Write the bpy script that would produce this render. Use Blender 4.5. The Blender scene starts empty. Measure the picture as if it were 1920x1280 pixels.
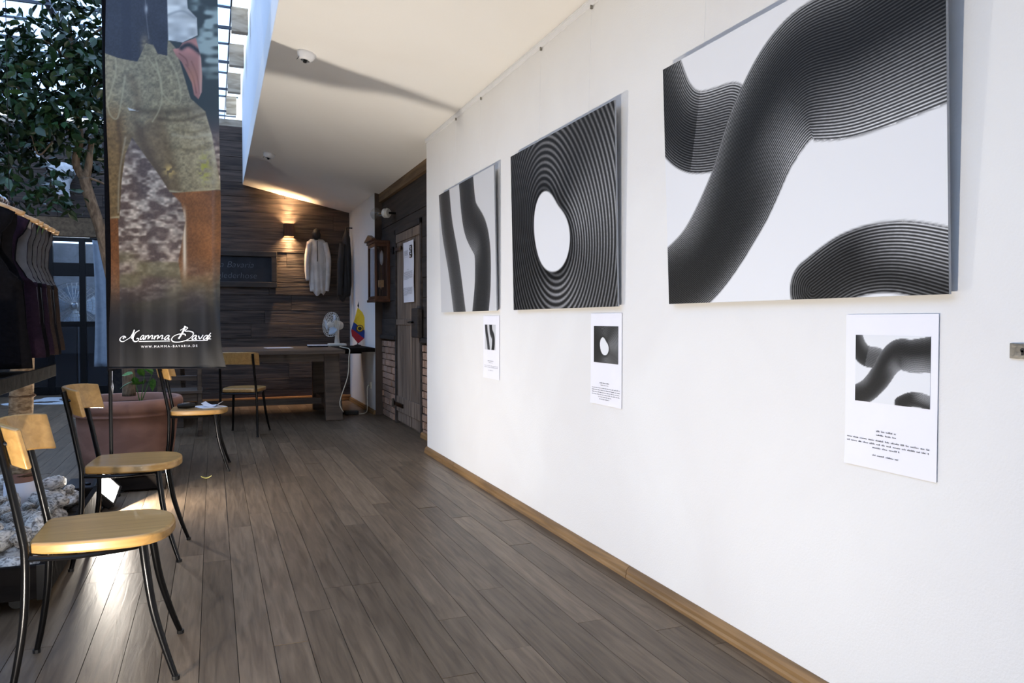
import bpy, math, random
import numpy as np
from mathutils import Vector, Matrix
random.seed(7); np.random.seed(7)
R = math.radians
sc = bpy.context.scene
C = sc.collection

# ---------------------------------------------------------------- camera, sky, exposure
F, CH, PITCH, YAW = 1420.0, 1.12, R(1.6135), R(21.55)
cam = bpy.data.cameras.new('camera'); camo = bpy.data.objects.new('camera', cam); C.objects.link(camo)
camo.location = (0, 0, CH); camo.rotation_euler = (math.pi/2 - PITCH, 0, -YAW)
cam.sensor_width = 36; cam.lens = F/1920*36; cam.clip_start = .02; cam.clip_end = 200
sc.camera = camo
world = bpy.data.worlds.new('sky'); sc.world = world; world.use_nodes = True
bg = world.node_tree.nodes['Background']
bg.inputs['Color'].default_value = (.68, .82, 1.0, 1); bg.inputs['Strength'].default_value = 1.25
sc.view_settings.view_transform = 'Standard'; sc.view_settings.look = 'None'
sc.view_settings.gamma = 1; sc.view_settings.use_curve_mapping = False
sc.view_settings.exposure = 1.42
sc.cycles.sample_clamp_indirect = 6.0
sc.cycles.max_bounces = 8
LAMP = 1900.0         # radiance of the floodlights' LED chips

# ---------------------------------------------------------------- pixel helpers (a pixel gives a direction only)
def ray(x, y):
    v = Vector((x-960, F, 640-y)); c, s = math.cos(-PITCH), math.sin(-PITCH)
    v = Vector((v.x, v.y*c - v.z*s, v.y*s + v.z*c)); c, s = math.cos(YAW), math.sin(YAW)
    return Vector((v.x*c + v.y*s, -v.x*s + v.y*c, v.z))
O = Vector((0, 0, CH))
def onz(x, y, z=0.): r = ray(x, y); return O + r*((z-CH)/r.z)
def onx(x, y, X): r = ray(x, y); return O + r*(X/r.x)
def ony(x, y, Y): r = ray(x, y); return O + r*(Y/r.y)
def dep(x, y, d): r = ray(x, y); return O + r*(d/(r.x*math.sin(YAW) + r.y*math.cos(YAW)))

# ---------------------------------------------------------------- materials
def lin(c): return tuple((v/255/12.92 if v/255 <= .04045 else ((v/255+.055)/1.055)**2.4) for v in c)
MATS = {}
def newmat(name):
    m = bpy.data.materials.new(name); m.use_nodes = True; MATS[name] = m
    nt = m.node_tree; return m, nt, nt.nodes['Principled BSDF']
def nd(nt, t, **k):
    n = nt.nodes.new(t)
    for a, b in k.items():
        if a in n.inputs.keys() if hasattr(n.inputs, 'keys') else False: n.inputs[a].default_value = b
        else: setattr(n, a, b)
    return n
def M(name, c1, c2=None, rough=.5, scale=(8, 8, 8), metal=0., bump=0., bscale=None, detail=4, rnd=0., spec=.5, ramp=(.35, .65), coat=0.):
    """two-tone noise material; scale stretches the grain; rnd = value change from piece to piece"""
    m, nt, p = newmat(name); L = nt.links
    p.inputs['Roughness'].default_value = rough; p.inputs['Metallic'].default_value = metal
    p.inputs['Specular IOR Level'].default_value = spec; p.inputs['Coat Weight'].default_value = coat
    if c2 is None: c2 = c1
    tc = nt.nodes.new('ShaderNodeTexCoord'); oi = nt.nodes.new('ShaderNodeObjectInfo')
    mp = nt.nodes.new('ShaderNodeMapping'); mp.inputs['Scale'].default_value = scale
    L.new(tc.outputs['Object'], mp.inputs['Vector'])
    mul = nt.nodes.new('ShaderNodeMath'); mul.operation = 'MULTIPLY'; mul.inputs[1].default_value = 37.
    L.new(oi.outputs['Random'], mul.inputs[0])
    cb = nt.nodes.new('ShaderNodeCombineXYZ'); L.new(mul.outputs[0], cb.inputs[0]); L.new(mul.outputs[0], cb.inputs[1]); L.new(mul.outputs[0], cb.inputs[2])
    L.new(cb.outputs[0], mp.inputs['Location'])
    n = nt.nodes.new('ShaderNodeTexNoise'); n.inputs['Scale'].default_value = 1.; n.inputs['Detail'].default_value = detail; n.inputs['Distortion'].default_value = .6
    L.new(mp.outputs[0], n.inputs['Vector'])
    rp = nt.nodes.new('ShaderNodeValToRGB'); e = rp.color_ramp.elements
    e[0].position, e[1].position = ramp; e[0].color = (*lin(c1), 1); e[1].color = (*lin(c2), 1)
    L.new(n.outputs['Fac'], rp.inputs[0]); out = rp.outputs[0]
    if rnd:
        mr = nt.nodes.new('ShaderNodeMapRange'); mr.inputs['To Min'].default_value = 1-rnd; mr.inputs['To Max'].default_value = 1+rnd
        L.new(oi.outputs['Random'], mr.inputs[0])
        hs = nt.nodes.new('ShaderNodeHueSaturation'); L.new(mr.outputs[0], hs.inputs['Value']); L.new(out, hs.inputs['Color']); out = hs.outputs[0]
    L.new(out, p.inputs['Base Color'])
    if bump:
        b = nt.nodes.new('ShaderNodeBump'); b.inputs['Strength'].default_value = bump; b.inputs['Distance'].default_value = .01
        if bscale:
            n2 = nt.nodes.new('ShaderNodeTexNoise'); n2.inputs['Scale'].default_value = bscale; n2.inputs['Detail'].default_value = 3
            L.new(tc.outputs['Object'], n2.inputs['Vector']); L.new(n2.outputs['Fac'], b.inputs['Height'])
        else: L.new(n.outputs['Fac'], b.inputs['Height'])
        L.new(b.outputs[0], p.inputs['Normal'])
    return m
def Memit(name, col, s):
    m, nt, p = newmat(name)
    p.inputs['Base Color'].default_value = (.8, .8, .8, 1)
    p.inputs['Emission Color'].default_value = (*col, 1); p.inputs['Emission Strength'].default_value = s
    return m
def Mglass(name, tint=(.9, .95, 1.), gloss=.08, rough=.02):
    m, nt, p = newmat(name); L = nt.links; nt.nodes.remove(p)
    t = nt.nodes.new('ShaderNodeBsdfTransparent'); t.inputs[0].default_value = (*tint, 1)
    g = nt.nodes.new('ShaderNodeBsdfGlossy'); g.inputs['Roughness'].default_value = rough
    mx = nt.nodes.new('ShaderNodeMixShader'); mx.inputs[0].default_value = gloss
    L.new(t.outputs[0], mx.inputs[1]); L.new(g.outputs[0], mx.inputs[2])
    L.new(mx.outputs[0], nt.nodes['Material Output'].inputs[0]); return m

M('plaster', (231, 229, 227), (236, 235, 233), rough=.85, scale=(1.3, 1.3, 1.3), bump=.12, bscale=160)
M('ceiling_plaster', (246, 242, 236), (248, 245, 240), rough=.9, scale=(1, 1, 1), bump=.1, bscale=120)
M('fascia_paint', (238, 241, 245), (241, 244, 247), rough=.8)
M('floor_oak', (82, 68, 54), (126, 108, 88), rough=.38, scale=(40, 3.2, 40), bump=.12, rnd=.24, spec=.16, ramp=(.25, .75), detail=8)
M('subfloor', (22, 19, 17), rough=.9)
M('old_board', (42, 35, 31), (98, 82, 71), rough=.8, scale=(2.2, 26, 34), bump=.6, rnd=.20, ramp=(.3, .75), detail=8)
M('dark_board', (34, 29, 27), (56, 48, 43), rough=.8, scale=(20, 1.4, 20), bump=.4, rnd=.25, detail=7)
M('beam_wood', (92, 72, 50), (126, 102, 74), rough=.75, scale=(20, 1.5, 20), bump=.3, detail=7)
M('door_wood', (88, 74, 62), (142, 124, 108), rough=.7, scale=(26, 26, 1.5), bump=.4, rnd=.15, detail=8)
M('brown_paint', (70, 56, 46), (78, 63, 52), rough=.7)
M('base_oak', (112, 84, 50), (148, 114, 72), rough=.5, scale=(30, 2, 30), bump=.1, rnd=.08, detail=6)
M('brick', (132, 100, 82), (196, 164, 142), rough=.9, scale=(14, 14, 14), bump=.6, rnd=.28, detail=6)
M('mortar', (98, 88, 80), (118, 108, 98), rough=.95, scale=(40, 40, 40), bump=.4)
M('chair_wood', (170, 130, 74), (192, 150, 90), rough=.33, scale=(3, 40, 40), bump=.04, rnd=.03, detail=6, coat=.2)
M('black_steel', (16, 16, 17), (22, 22, 24), rough=.28, metal=.55)
M('black_plastic', (15, 15, 16), (24, 24, 25), rough=.5)
M('terracotta', (156, 112, 94), (174, 128, 108), rough=.75, scale=(5, 5, 9), bump=.08)
M('soil', (26, 20, 15), (48, 38, 28), rough=1, scale=(40, 40, 40), bump=.8)
M('bark', (100, 80, 60), (146, 122, 96), rough=.9, scale=(40, 40, 14), bump=.7, detail=7)
M('pale_bark', (116, 92, 66), (176, 150, 118), rough=.85, scale=(30, 30, 60), bump=.6, detail=7)
M('ringed_bark', (80, 58, 40), (92, 66, 44), rough=.9)
M('leaf', (28, 54, 27), (50, 84, 44), rough=.36, scale=(6, 6, 6), rnd=.45, spec=.6)
M('young_leaf', (60, 110, 40), (92, 146, 56), rough=.4, scale=(6, 6, 6), rnd=.2)
M('pebble', (112, 106, 100), (214, 209, 202), rough=.85, scale=(3.2, 3.2, 3.2), bump=1.0, rnd=.16, ramp=(.36, .56), detail=9)
M('planter_wood', (18, 15, 14), (31, 27, 24), spec=.1, rough=.9, scale=(2, 20, 20), bump=.2, detail=6)
M('paper', (240, 239, 246), (242, 241, 247), rough=.7)
M('ink', (70, 68, 72), rough=.8)
M('white_cloth', (196, 190, 182), (214, 208, 200), rough=.95, scale=(9, 9, 9), bump=.15)
M('curtain_cloth', (150, 160, 172), (166, 176, 186), rough=.95, scale=(9, 9, 9))
M('dark_cloth', (20, 18, 21), (27, 25, 28), spec=.1, rough=.95, scale=(60, 60, 60), bump=.1)
M('black_cloth', (11, 10, 12), (17, 15, 17), spec=.08, rough=.95, scale=(80, 80, 80), bump=.1)
M('plum_cloth', (32, 20, 31), (40, 26, 38), spec=.1, rough=.95, scale=(80, 80, 80), bump=.1)
M('brown_cloth', (50, 39, 33), (60, 48, 40), spec=.1, rough=.95, scale=(80, 80, 80), bump=.1)
M('green_trim', (74, 92, 48), (90, 108, 58), rough=.9, scale=(60, 60, 60))
M('grey_lining', (112, 107, 106), (130, 124, 122), rough=.6, scale=(20, 20, 20))
M('hanger_wood', (172, 130, 84), (198, 158, 108), rough=.4, scale=(30, 4, 30), rnd=.08)
M('chrome', (200, 200, 205), rough=.18, metal=1)
M('steel_wire', (150, 152, 156), rough=.3, metal=1)
M('white_metal', (232, 232, 234), (236, 236, 238), rough=.4)
M('cream_plastic', (212, 208, 198), (220, 216, 206), rough=.4)
M('fan_blue', (172, 190, 210), (186, 202, 220), rough=.3)
M('table_wood', (62, 50, 41), (96, 80, 66), rough=.5, scale=(1.5, 20, 24), bump=.25, rnd=.1, detail=7)
M('clock_wood', (62, 36, 22), (88, 54, 34), rough=.4, scale=(20, 20, 2), bump=.1)
M('brass', (190, 140, 70), rough=.3, metal=1)
M('lock_metal', (118, 114, 106), (150, 146, 136), rough=.45, metal=.7, scale=(60, 60, 60), bump=.2)
M('slate', (30, 31, 34), (40, 42, 46), rough=.85, scale=(6, 6, 6))
M('frame_wood', (38, 31, 26), (56, 46, 38), rough=.6, scale=(4, 4, 30), bump=.2)
M('chalk', (104, 107, 115), rough=1)
M('bone', (176, 176, 178), (206, 204, 200), rough=.7, scale=(14, 14, 14), bump=.3)
M('bone_dark', (74, 60, 48), (104, 86, 66), rough=.8, scale=(14, 14, 14))
M('rug_white', (188, 196, 206), (204, 210, 216), rough=1, scale=(30, 30, 30), bump=.3)
M('rug_dark', (40, 32, 28), (56, 46, 38), rough=1, scale=(30, 30, 30), bump=.3)
M('flag_yellow', (226, 188, 30), (234, 198, 44), rough=.7)
M('flag_blue', (30, 58, 130), (38, 66, 140), rough=.7)
M('flag_red', (172, 26, 36), (184, 34, 42), rough=.7)
M('emblem_brown', (92, 58, 30), (120, 84, 44), rough=.7, scale=(60, 60, 60))
M('dark_metal', (34, 35, 38), (44, 45, 48), rough=.45, metal=.5)
M('steel_bar', (66, 72, 82), (80, 86, 96), rough=.5)
M('rafter_wood', (150, 134, 112), (190, 174, 152), rough=.8, scale=(4, 20, 20), bump=.4, detail=7)
M('copper_wood', (170, 112, 60), (196, 138, 82), rough=.4, scale=(2, 40, 40))
M('cable_white', (214, 208, 190), rough=.5)
M('dry_leaf', (186, 170, 90), (206, 192, 120), rough=.6)
M('print_white', (250, 250, 250), rough=.6)
M('hat_dark', (18, 15, 14), (24, 20, 18), rough=.6)
M('alu', (150, 154, 160), (160, 164, 170), rough=.35, metal=.8)
M('outdoor_grey', (96, 104, 118), (120, 128, 142), rough=.9)
Mglass('roof_glass', (.72, .80, .93), .06, .15)
Mglass('clear_glass', (.95, .97, 1.), .05, .1)
Mglass('door_glass', (.84, .89, .94), .07)
Mglass('dark_glass', (.20, .23, .28), .05)
Mglass('clock_glass', (.86, .86, .88), .05)
Mglass('bulb_glass', (.90, .90, .88), .10)
Memit('led_chip', (1., .91, .79), LAMP)
Memit('flood_lens', (.95, .98, 1.), 3.0)
Memit('sconce_glow', (1., .66, .34), 260.)

# ---------------------------------------------------------------- mesh builder
class MB:
    def __init__(s): s.v = []; s.f = []
    def add(s, vs, fs):
        k = len(s.v); s.v += [tuple(p) for p in vs]; s.f += [tuple(i+k for i in f) for f in fs]; return s
    def box(s, x0, x1, y0, y1, z0, z1):
        return s.add([(x0,y0,z0),(x1,y0,z0),(x1,y1,z0),(x0,y1,z0),(x0,y0,z1),(x1,y0,z1),(x1,y1,z1),(x0,y1,z1)],
                     [(0,3,2,1),(4,5,6,7),(0,1,5,4),(1,2,6,5),(2,3,7,6),(3,0,4,7)])
    def obox(s, c, ax, ay, az):
        c, ax, ay, az = map(Vector, (c, ax, ay, az))
        vs = [c+ax*i+ay*j+az*k for k in (-1, 1) for (i, j) in ((-1,-1),(1,-1),(1,1),(-1,1))]
        return s.add(vs, [(0,3,2,1),(4,5,6,7),(0,1,5,4),(1,2,6,5),(2,3,7,6),(3,0,4,7)])
    def tube(s, pts, r, n=8, cap=True, closed=False, smooth=0):
        pts = [Vector(p) for p in pts]
        rr = list(r) if hasattr(r, '__len__') else [r]*len(pts)
        if smooth: pts, rr = spline(pts, rr, smooth)
        N = len(pts); rings = []; up = None
        for i, p in enumerate(pts):
            if closed: t = pts[(i+1) % N] - pts[i-1]
            else: t = pts[min(i+1, N-1)] - pts[max(i-1, 0)]
            t.normalize()
            if up is None: up = Vector((0,0,1)) if abs(t.z) < .9 else Vector((1,0,0))
            a = t.cross(up).normalized(); up = a.cross(t).normalized()
            rings.append([p + (a*math.cos(q) + up*math.sin(q))*rr[i] for q in [2*math.pi*j/n for j in range(n)]])
        vs = [q for g in rings for q in g]; fs = []
        for i in range(N if closed else N-1):
            i2 = (i+1) % N
            for j in range(n): fs.append((i*n+j, i*n+(j+1) % n, i2*n+(j+1) % n, i2*n+j))
        if cap and not closed: fs += [tuple(range(n))[::-1], tuple(range((N-1)*n, N*n))]
        return s.add(vs, fs)
    def lathe(s, prof, c=(0,0,0), n=32, axis=None, capb=True, capt=True):
        c = Vector(c); az = Vector(axis).normalized() if axis is not None else Vector((0,0,1))
        ax = az.orthogonal().normalized(); ay = az.cross(ax)
        vs = [c + (ax*math.cos(q)+ay*math.sin(q))*r + az*z for r, z in prof for q in [2*math.pi*j/n for j in range(n)]]
        fs = [(i*n+j, i*n+(j+1) % n, (i+1)*n+(j+1) % n, (i+1)*n+j) for i in range(len(prof)-1) for j in range(n)]
        if capb: fs.append(tuple(range(n))[::-1])
        if capt: fs.append(tuple(range((len(prof)-1)*n, len(prof)*n)))
        return s.add(vs, fs)
    def prism(s, poly, fn, d):
        """poly: 2d outline; fn(a,b,c)->xyz; thickness 0..d along c"""
        n = len(poly); vs = [fn(a, b, 0) for a, b in poly] + [fn(a, b, d) for a, b in poly]
        return s.add(vs, [tuple(range(n))[::-1], tuple(range(n, 2*n))] + [(i, (i+1) % n, (i+1) % n+n, i+n) for i in range(n)])
    def grid(s, nu, nv, fn, closeu=False):
        vs = [fn(i/(nu if closeu else nu-1), j/(nv-1)) for j in range(nv) for i in range(nu)]
        fs = [(j*nu+i, j*nu+(i+1) % nu, (j+1)*nu+(i+1) % nu, (j+1)*nu+i) for j in range(nv-1) for i in range(nu if closeu else nu-1)]
        return s.add(vs, fs)
    def mesh(s, name, off=(0,0,0)):
        me = bpy.data.meshes.new(name); o = Vector(off)
        me.from_pydata([Vector(p)-o for p in s.v], [], s.f); me.update(); return me
    def build(s, name, mat, parent=None, smooth=False, bevel=0, solid=0, sub=0, flip=False):
        """world-space vertices; parents never rotated when this is used with world coordinates"""
        if parent is not None: off = wloc(parent)
        else:
            a = np.array(s.v); lo, hi = a.min(0), a.max(0); off = ((lo[0]+hi[0])/2, (lo[1]+hi[1])/2, lo[2])
        me = s.mesh(name, off); o = bpy.data.objects.new(name, me); C.objects.link(o)
        if parent is not None: o.parent = parent
        else: o.location = off
        me.materials.append(MATS[mat])
        if smooth:
            me.polygons.foreach_set('use_smooth', [True]*len(me.polygons))
            if smooth != 'all':
                try: me.set_sharp_from_angle(angle=R(42))
                except Exception: pass
        if bevel:
            b = o.modifiers.new('bevel', 'BEVEL'); b.width = bevel; b.segments = 2; b.limit_method = 'ANGLE'; b.angle_limit = R(40)
        if solid:
            m = o.modifiers.new('solid', 'SOLIDIFY'); m.thickness = solid; m.offset = 0
        if sub:
            m = o.modifiers.new('sub', 'SUBSURF'); m.levels = sub; m.render_levels = sub
        return o
def wloc(o):
    v = Vector(o.location); p = o.parent
    while p is not None: v += Vector(p.location); p = p.parent
    return v
def spline(pts, rr, k):
    P, Q = [], []; N = len(pts)
    for i in range(N-1):
        p0, p1, p2, p3 = pts[max(i-1,0)], pts[i], pts[i+1], pts[min(i+2,N-1)]
        for j in range(k):
            t = j/k; a = 2*p1; b = (p2-p0)*t; c = (2*p0-5*p1+4*p2-p3)*t*t; d = (3*p1-p0-3*p2+p3)*t**3
            P.append((a+b+c+d)*.5); Q.append(rr[i]*(1-t)+rr[i+1]*t)
    P.append(pts[-1]); Q.append(rr[-1]); return P, Q
def tag(o, label=None, cat=None, group=None, kind=None):
    if label: o['label'] = label
    if cat: o['category'] = cat
    if group: o['group'] = group
    if kind: o['kind'] = kind
    return o
def thing(name, label, cat, loc=(0,0,0), rotz=0, group=None):
    o = bpy.data.objects.new(name, None); C.objects.link(o); o.location = loc; o.rotation_euler = (0,0,rotz); o.empty_display_size = .05
    return tag(o, label, cat, group)
def holder(name, loc, kind='structure'):
    o = bpy.data.objects.new(name, None); C.objects.link(o); o.location = loc; o.empty_display_size = .05; o['kind'] = kind; return o
def dup(o, parent=None):
    c = o.copy(); C.objects.link(c); c.parent = parent
    for ch in o.children: dup(ch, c)
    return c
def child(name, mesh, mat, parent, loc=(0,0,0), rot=(0,0,0), scale=(1,1,1)):
    o = bpy.data.objects.new(name, mesh); C.objects.link(o); o.parent = parent
    o.location = Vector(loc) - wloc(parent); o.rotation_euler = rot; o.scale = scale
    if mat and not mesh.materials: mesh.materials.append(MATS[mat])
    return o
def text_mb(body, size, fn, shear=0., align='CENTER', spacing=1., thick=0.):
    """flat lettering as a mesh; fn(x,y)->xyz"""
    cu = bpy.data.curves.new('lettering', 'FONT'); cu.body = body; cu.size = size; cu.shear = shear; cu.align_x = align; cu.space_character = spacing; cu.offset = thick
    cu.resolution_u = 3
    ob = bpy.data.objects.new('lettering', cu); C.objects.link(ob)
    dg = bpy.context.evaluated_depsgraph_get(); me = bpy.data.meshes.new_from_object(ob.evaluated_get(dg))
    mb = MB(); mb.add([fn(v.co.x, v.co.y) for v in me.vertices], [tuple(p.vertices) for p in me.polygons])
    bpy.data.objects.remove(ob); bpy.data.curves.remove(cu); bpy.data.meshes.remove(me); return mb
def jit(a): return random.uniform(-a, a)

# ================================================================ THE SETTING
WX, YC, CZ = 1.68, 6.206, 2.635      # picture wall, its far corner, its height
XL, XB, YB, YF = -5.0, -.95, 10.70, 13.0
# ---- floor: oak boards running down the room
fl = MB().box(XL, 2.3, -3, 14.6, -.12, -.014).build('floor', 'subfloor'); tag(fl, kind='structure')
PW = .1178; rest = MB()
i = 0; x = 0.0655 - PW*46
while x < 1.95:
    y = -3 + random.uniform(-1.6, 0)
    while y < 14.6:
        Lp = random.choice((1.6, 1.9, 2.2, 2.4)); y0, y1 = max(y, -3), min(y+Lp, 14.5)
        dz = random.uniform(-.0012, .0004)
        if y1 - y0 > .05:
            if x > -2.35 and y1 > 1.2 and y0 < 11.0 and x < 1.9:
                MB().box(x+.0011, x+PW-.0011, y0+.0011, y1-.0011, -.012, dz).build('plank', 'floor_oak', fl)
            else: rest.box(x+.0011, x+PW-.0011, y0+.0011, y1-.0011, -.012, dz)
        y += Lp
    x += PW
o = rest.build('plank_field', 'floor_oak', fl); o['kind'] = 'stuff'
# ---- white picture wall, far white pier, door wall
o = MB().box(WX, 2.25, -3, YC, -.014, CZ+.03).build('wall_right', 'plaster'); tag(o, kind='structure')
o = MB().box(1.785, 2.25, 8.93, YB+.1, -.014, 2.66).build('wall_far_right', 'plaster'); tag(o, kind='structure')
wd = MB().box(1.90, 2.25, YC, 8.93, -.014, 2.66).build('wall_door', 'mortar'); tag(wd, kind='structure')
o = MB().box(1.785, 1.90, 8.905, 8.93, 0, 2.62).build('trim_1', 'brown_paint'); tag(o, kind='structure')
# beam and boards above the door
MB().box(1.83, 1.90, YC, 8.905, 2.50, 2.60).build('beam', 'beam_wood', wd, bevel=.004)
for k, (a, b) in enumerate(((2.345, 2.498), (2.19, 2.343), (2.10, 2.188))):
    MB().box(1.868 - .006*(k % 2), 1.90, YC, 8.9, a, b).build('board', 'dark_board', wd, bevel=.003)
# boards left and right of the door above the brickwork
for (a, b, n) in ((8.17, 8.90, 6), (6.25, 7.05, 6)):
    for k in range(n):
        z0 = .95 + k*(1.15/n); MB().box(1.864+jit(.004), 1.90, a, b, z0+.002, z0+1.15/n-.002).build('board', 'dark_board', wd, bevel=.003)
MB().box(1.835, 1.90, 8.15, 8.905, .905, .95).build('ledge', 'dark_board', wd, bevel=.004)
MB().box(1.835, 1.90, 6.25, 7.07, .905, .95).build('ledge', 'dark_board', wd, bevel=.004)
bm = MB().box(-.5, .5, -.5, .5, -.5, .5).mesh('brick_mesh')
for (a, b) in ((8.18, 8.90), (6.30, 7.05)):
    z = .01; row = 0
    while z < .89:
        y = a + (0 if row % 2 else -.11)
        while y < b:
            y0, y1 = max(y, a), min(y+.215, b)
            if y1-y0 > .03:
                child('brick', bm, 'brick', wd, (1.885+jit(.006), (y0+y1)/2, z+.032), (jit(.02), jit(.02), jit(.03)), (.045, y1-y0-.012, .062+jit(.004)))
            y += .227
        z += .0735; row += 1
# ---- door with planks, old lock box and hinge
d1 = holder('door_1', (1.87, 7.61, 0))
for k in range(5):
    y0 = 7.10 + k*.205; MB().box(1.868+jit(.003), 1.895, y0+.002, y0+.203, .03, 2.04).build('door_plank', 'door_wood', d1, bevel=.003)
MB().box(1.855, 1.868, 7.10, 8.13, .14, .30).build('door_rail', 'door_wood', d1, bevel=.004)
MB().box(1.855, 1.868, 7.10, 8.13, 1.07, 1.13).build('door_rail', 'door_wood', d1, bevel=.004)
MB().box(1.855, 1.868, 7.10, 8.13, 1.95, 2.04).build('door_rail', 'door_wood', d1, bevel=.004)
for (a, b) in ((7.05, 7.10), (8.13, 8.18)):
    MB().box(1.85, 1.90, a, b, 0, 2.10).build('door_jamb', 'dark_board', d1, bevel=.004)
MB().box(1.85, 1.90, 7.05, 8.18, 2.045, 2.10).build('door_jamb', 'dark_board', d1, bevel=.004)
MB().box(1.842, 1.855, 7.80, 8.30, .195, .235).tube([(1.838, 8.22, .17), (1.838, 8.22, .26)], .014, 8).build('hinge', 'black_steel', d1)
MB().box(1.842, 1.855, 7.85, 8.26, 1.86, 1.90).tube([(1.838, 8.20, 1.84), (1.838, 8.20, 1.92)], .014, 8).build('hinge', 'black_steel', d1)
# ---- far board wall: every board its own piece
def boards(parent, x0, x1, yface, z0, z1, hh, seed, mat='old_board', skip=None):
    rs = random.Random(seed); z = z0
    while z < z1-.02:
        hgt = min(hh*rs.uniform(.85, 1.2), z1-z); x = x0 - rs.uniform(0, 1.5)
        while x < x1:
            L = rs.uniform(1.6, 3.2); a, b = max(x, x0), min(x+L, x1)
            if b-a > .02 and not (skip and skip(a, b, z, z+hgt)):
                dy = rs.uniform(0, .012)
                MB().box(a+.001, b-.001, yface-dy, yface+.02, z+.0015, z+hgt-.0015).build('board', mat, parent, bevel=.003)
            x += L
        z += hgt
wb = MB().box(XB, 2.25, YB+.021, YB+.2, -.014, 3.67).build('wall_back', 'subfloor'); tag(wb, kind='structure')
boards(wb, XB, 1.785, YB, .02, 3.67, .175, 3)
MB().box(XB, XB+.022, YB+.2, YF, 0, 3.67).build('wall_return', 'dark_board')['kind'] = 'structure'
# wooden skirting strips that catch the lamp light
bb = holder('baseboard_back', (.4, YB, 0))
MB().box(XB, 1.785, YB-.026, YB-.004, .005, .045).build('strip', 'copper_wood', bb, bevel=.004)
MB().box(XB, 1.785, YB-.040, YB-.006, .052, .082).build('strip', 'copper_wood', bb, bevel=.004)
# ---- glazed garden front at the far left
wf = holder('wall_far_left', (-3, YF, 0))
MB().box(XL, -2.75, YF, YF+.12, 0, 2.36).build('wall_pier', 'dark_board', wf)
MB().box(-1.42, XB, YF, YF+.12, 0, 2.36).build('wall_pier', 'dark_board', wf)
boards(wf, XL, XB, YF, 2.66, 4.0, .17, 9)
MB().box(XL, XB, YF+.021, YF+.12, 2.66, 4.0).build('wall_core', 'subfloor', wf)
MB().box(XL, XB, YF-.03, YF+.12, 2.37, 2.65).build('lintel', 'beam_wood', wf, bevel=.005)
d2 = holder('door_2', (-2.1, YF, 0))
for a in (-2.75, -2.29, -1.865, -1.50):
    MB().box(a, a+.085, YF+.02, YF+.09, 0, 2.36).build('stile', 'black_steel', d2, bevel=.003)
for (a, b) in ((0, .12), (1.02, 1.10), (1.78, 1.98), (2.30, 2.36)):
    MB().box(-2.75, -1.415, YF+.025, YF+.085, a, b).build('rail', 'black_steel', d2)
for (a, b) in ((-2.665, -2.29), (-2.205, -1.865), (-1.78, -1.50)):
    for (c, d) in ((.12, 1.02), (1.10, 1.78), (1.98, 2.30)):
        MB().box(a, b, YF+.052, YF+.058, c, d).build('pane', 'door_glass' if c > 1 else 'dark_glass', d2)
o = MB().box(XL, -.5, 14.5, 14.6, 0, 2.4).build('wall_yard', 'outdoor_grey'); tag(o, kind='structure')
# ---- left and rear walls (behind the camera's field)
o = MB().box(XL-.12, XL, -3, 14.6, -.014, 4.0).build('wall_left', 'old_board'); tag(o, kind='structure')
o = MB().box(XL, 2.3, -3.12, -3, -.014, 4.0).build('wall_rear', 'plaster'); tag(o, kind='structure')
# ---- sloping plaster ceiling with its light-well face
XE0, XE1, ZE = .335, .387, 2.92
def cz(x): return CZ + (WX-x)*(ZE-CZ)/(WX-.36)
ce = MB()
ce.add([(XE0,-3,cz(XE0)),(2.25,-3,cz(2.25)),(2.25,YB+.02,cz(2.25)),(XE1,YB+.02,cz(XE1)),
        (XE0,-3,cz(XE0)+.22),(2.25,-3,cz(2.25)+.22),(2.25,YB+.02,cz(2.25)+.22),(XE1,YB+.02,cz(XE1)+.22)],
       [(0,3,2,1),(4,5,6,7),(0,1,5,4),(1,2,6,5),(2,3,7,6),(3,0,4,7)])
o = ce.build('ceiling', 'ceiling_plaster', bevel=.004); tag(o, kind='structure')
fa = MB(); zt = 4.32
fa.add([(XE0,-3,cz(XE0)+.03),(XE0+.14,-3,cz(XE0)+.03),(XE1+.14,YB,cz(XE1)+.03),(XE1,YB,cz(XE1)+.03),(XE0,-3,zt),(XE0+.14,-3,zt),(XE1+.14,YB,zt),(XE1,YB,zt)],
       [(0,3,2,1),(4,5,6,7),(0,1,5,4),(1,2,6,5),(2,3,7,6),(3,0,4,7)])
o = fa.build('wall_lightwell', 'fascia_paint'); tag(o, kind='structure')
# ---- flat glass roof: rafter ends, steel bars, panes
rf = holder('window_1', (-2, 5, 4.2))
ys = [8.05-1.065*7 + 1.065*k for k in range(15)]
ys = [-3.0] + [y for y in ys if -2.6 < y < YF] 
for y in ys[1:]:
    if y < YB+.9:
        MB().box(.20, XE0+.02 if y < YB else XE0, y-.045, y+.045, 3.96, 4.20).build('rafter_end', 'rafter_wood', rf, bevel=.006)
    MB().box(XL, .20, y-.012, y+.012, 3.985, 4.012).build('glazing_bar', 'steel_bar', rf); MB().box(XL, .36, y-.008, y+.008, 4.19, 4.21).build('glazing_bar', 'steel_bar', rf)
for x in (-4.0, -2.75, -1.45, .20):
    MB().box(x-(.03 if x < 0 else .008), x+(.03 if x < 0 else .008), -3, YF, 4.16 if x < 0 else 4.20, 4.21).build('glazing_bar', 'steel_bar', rf)
yy = ys + [YF]; xx = [XL, -4.0, -2.75, -1.45, .20, .36]
for a, b in zip(yy[:-1], yy[1:]):
    for c, d in zip(xx[:-1], xx[1:]):
        MB().box(c+.004, d-.004, a+.004, b-.004, 4.212, 4.222).build('pane', 'clear_glass' if c > .1 else 'roof_glass', rf)
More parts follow.
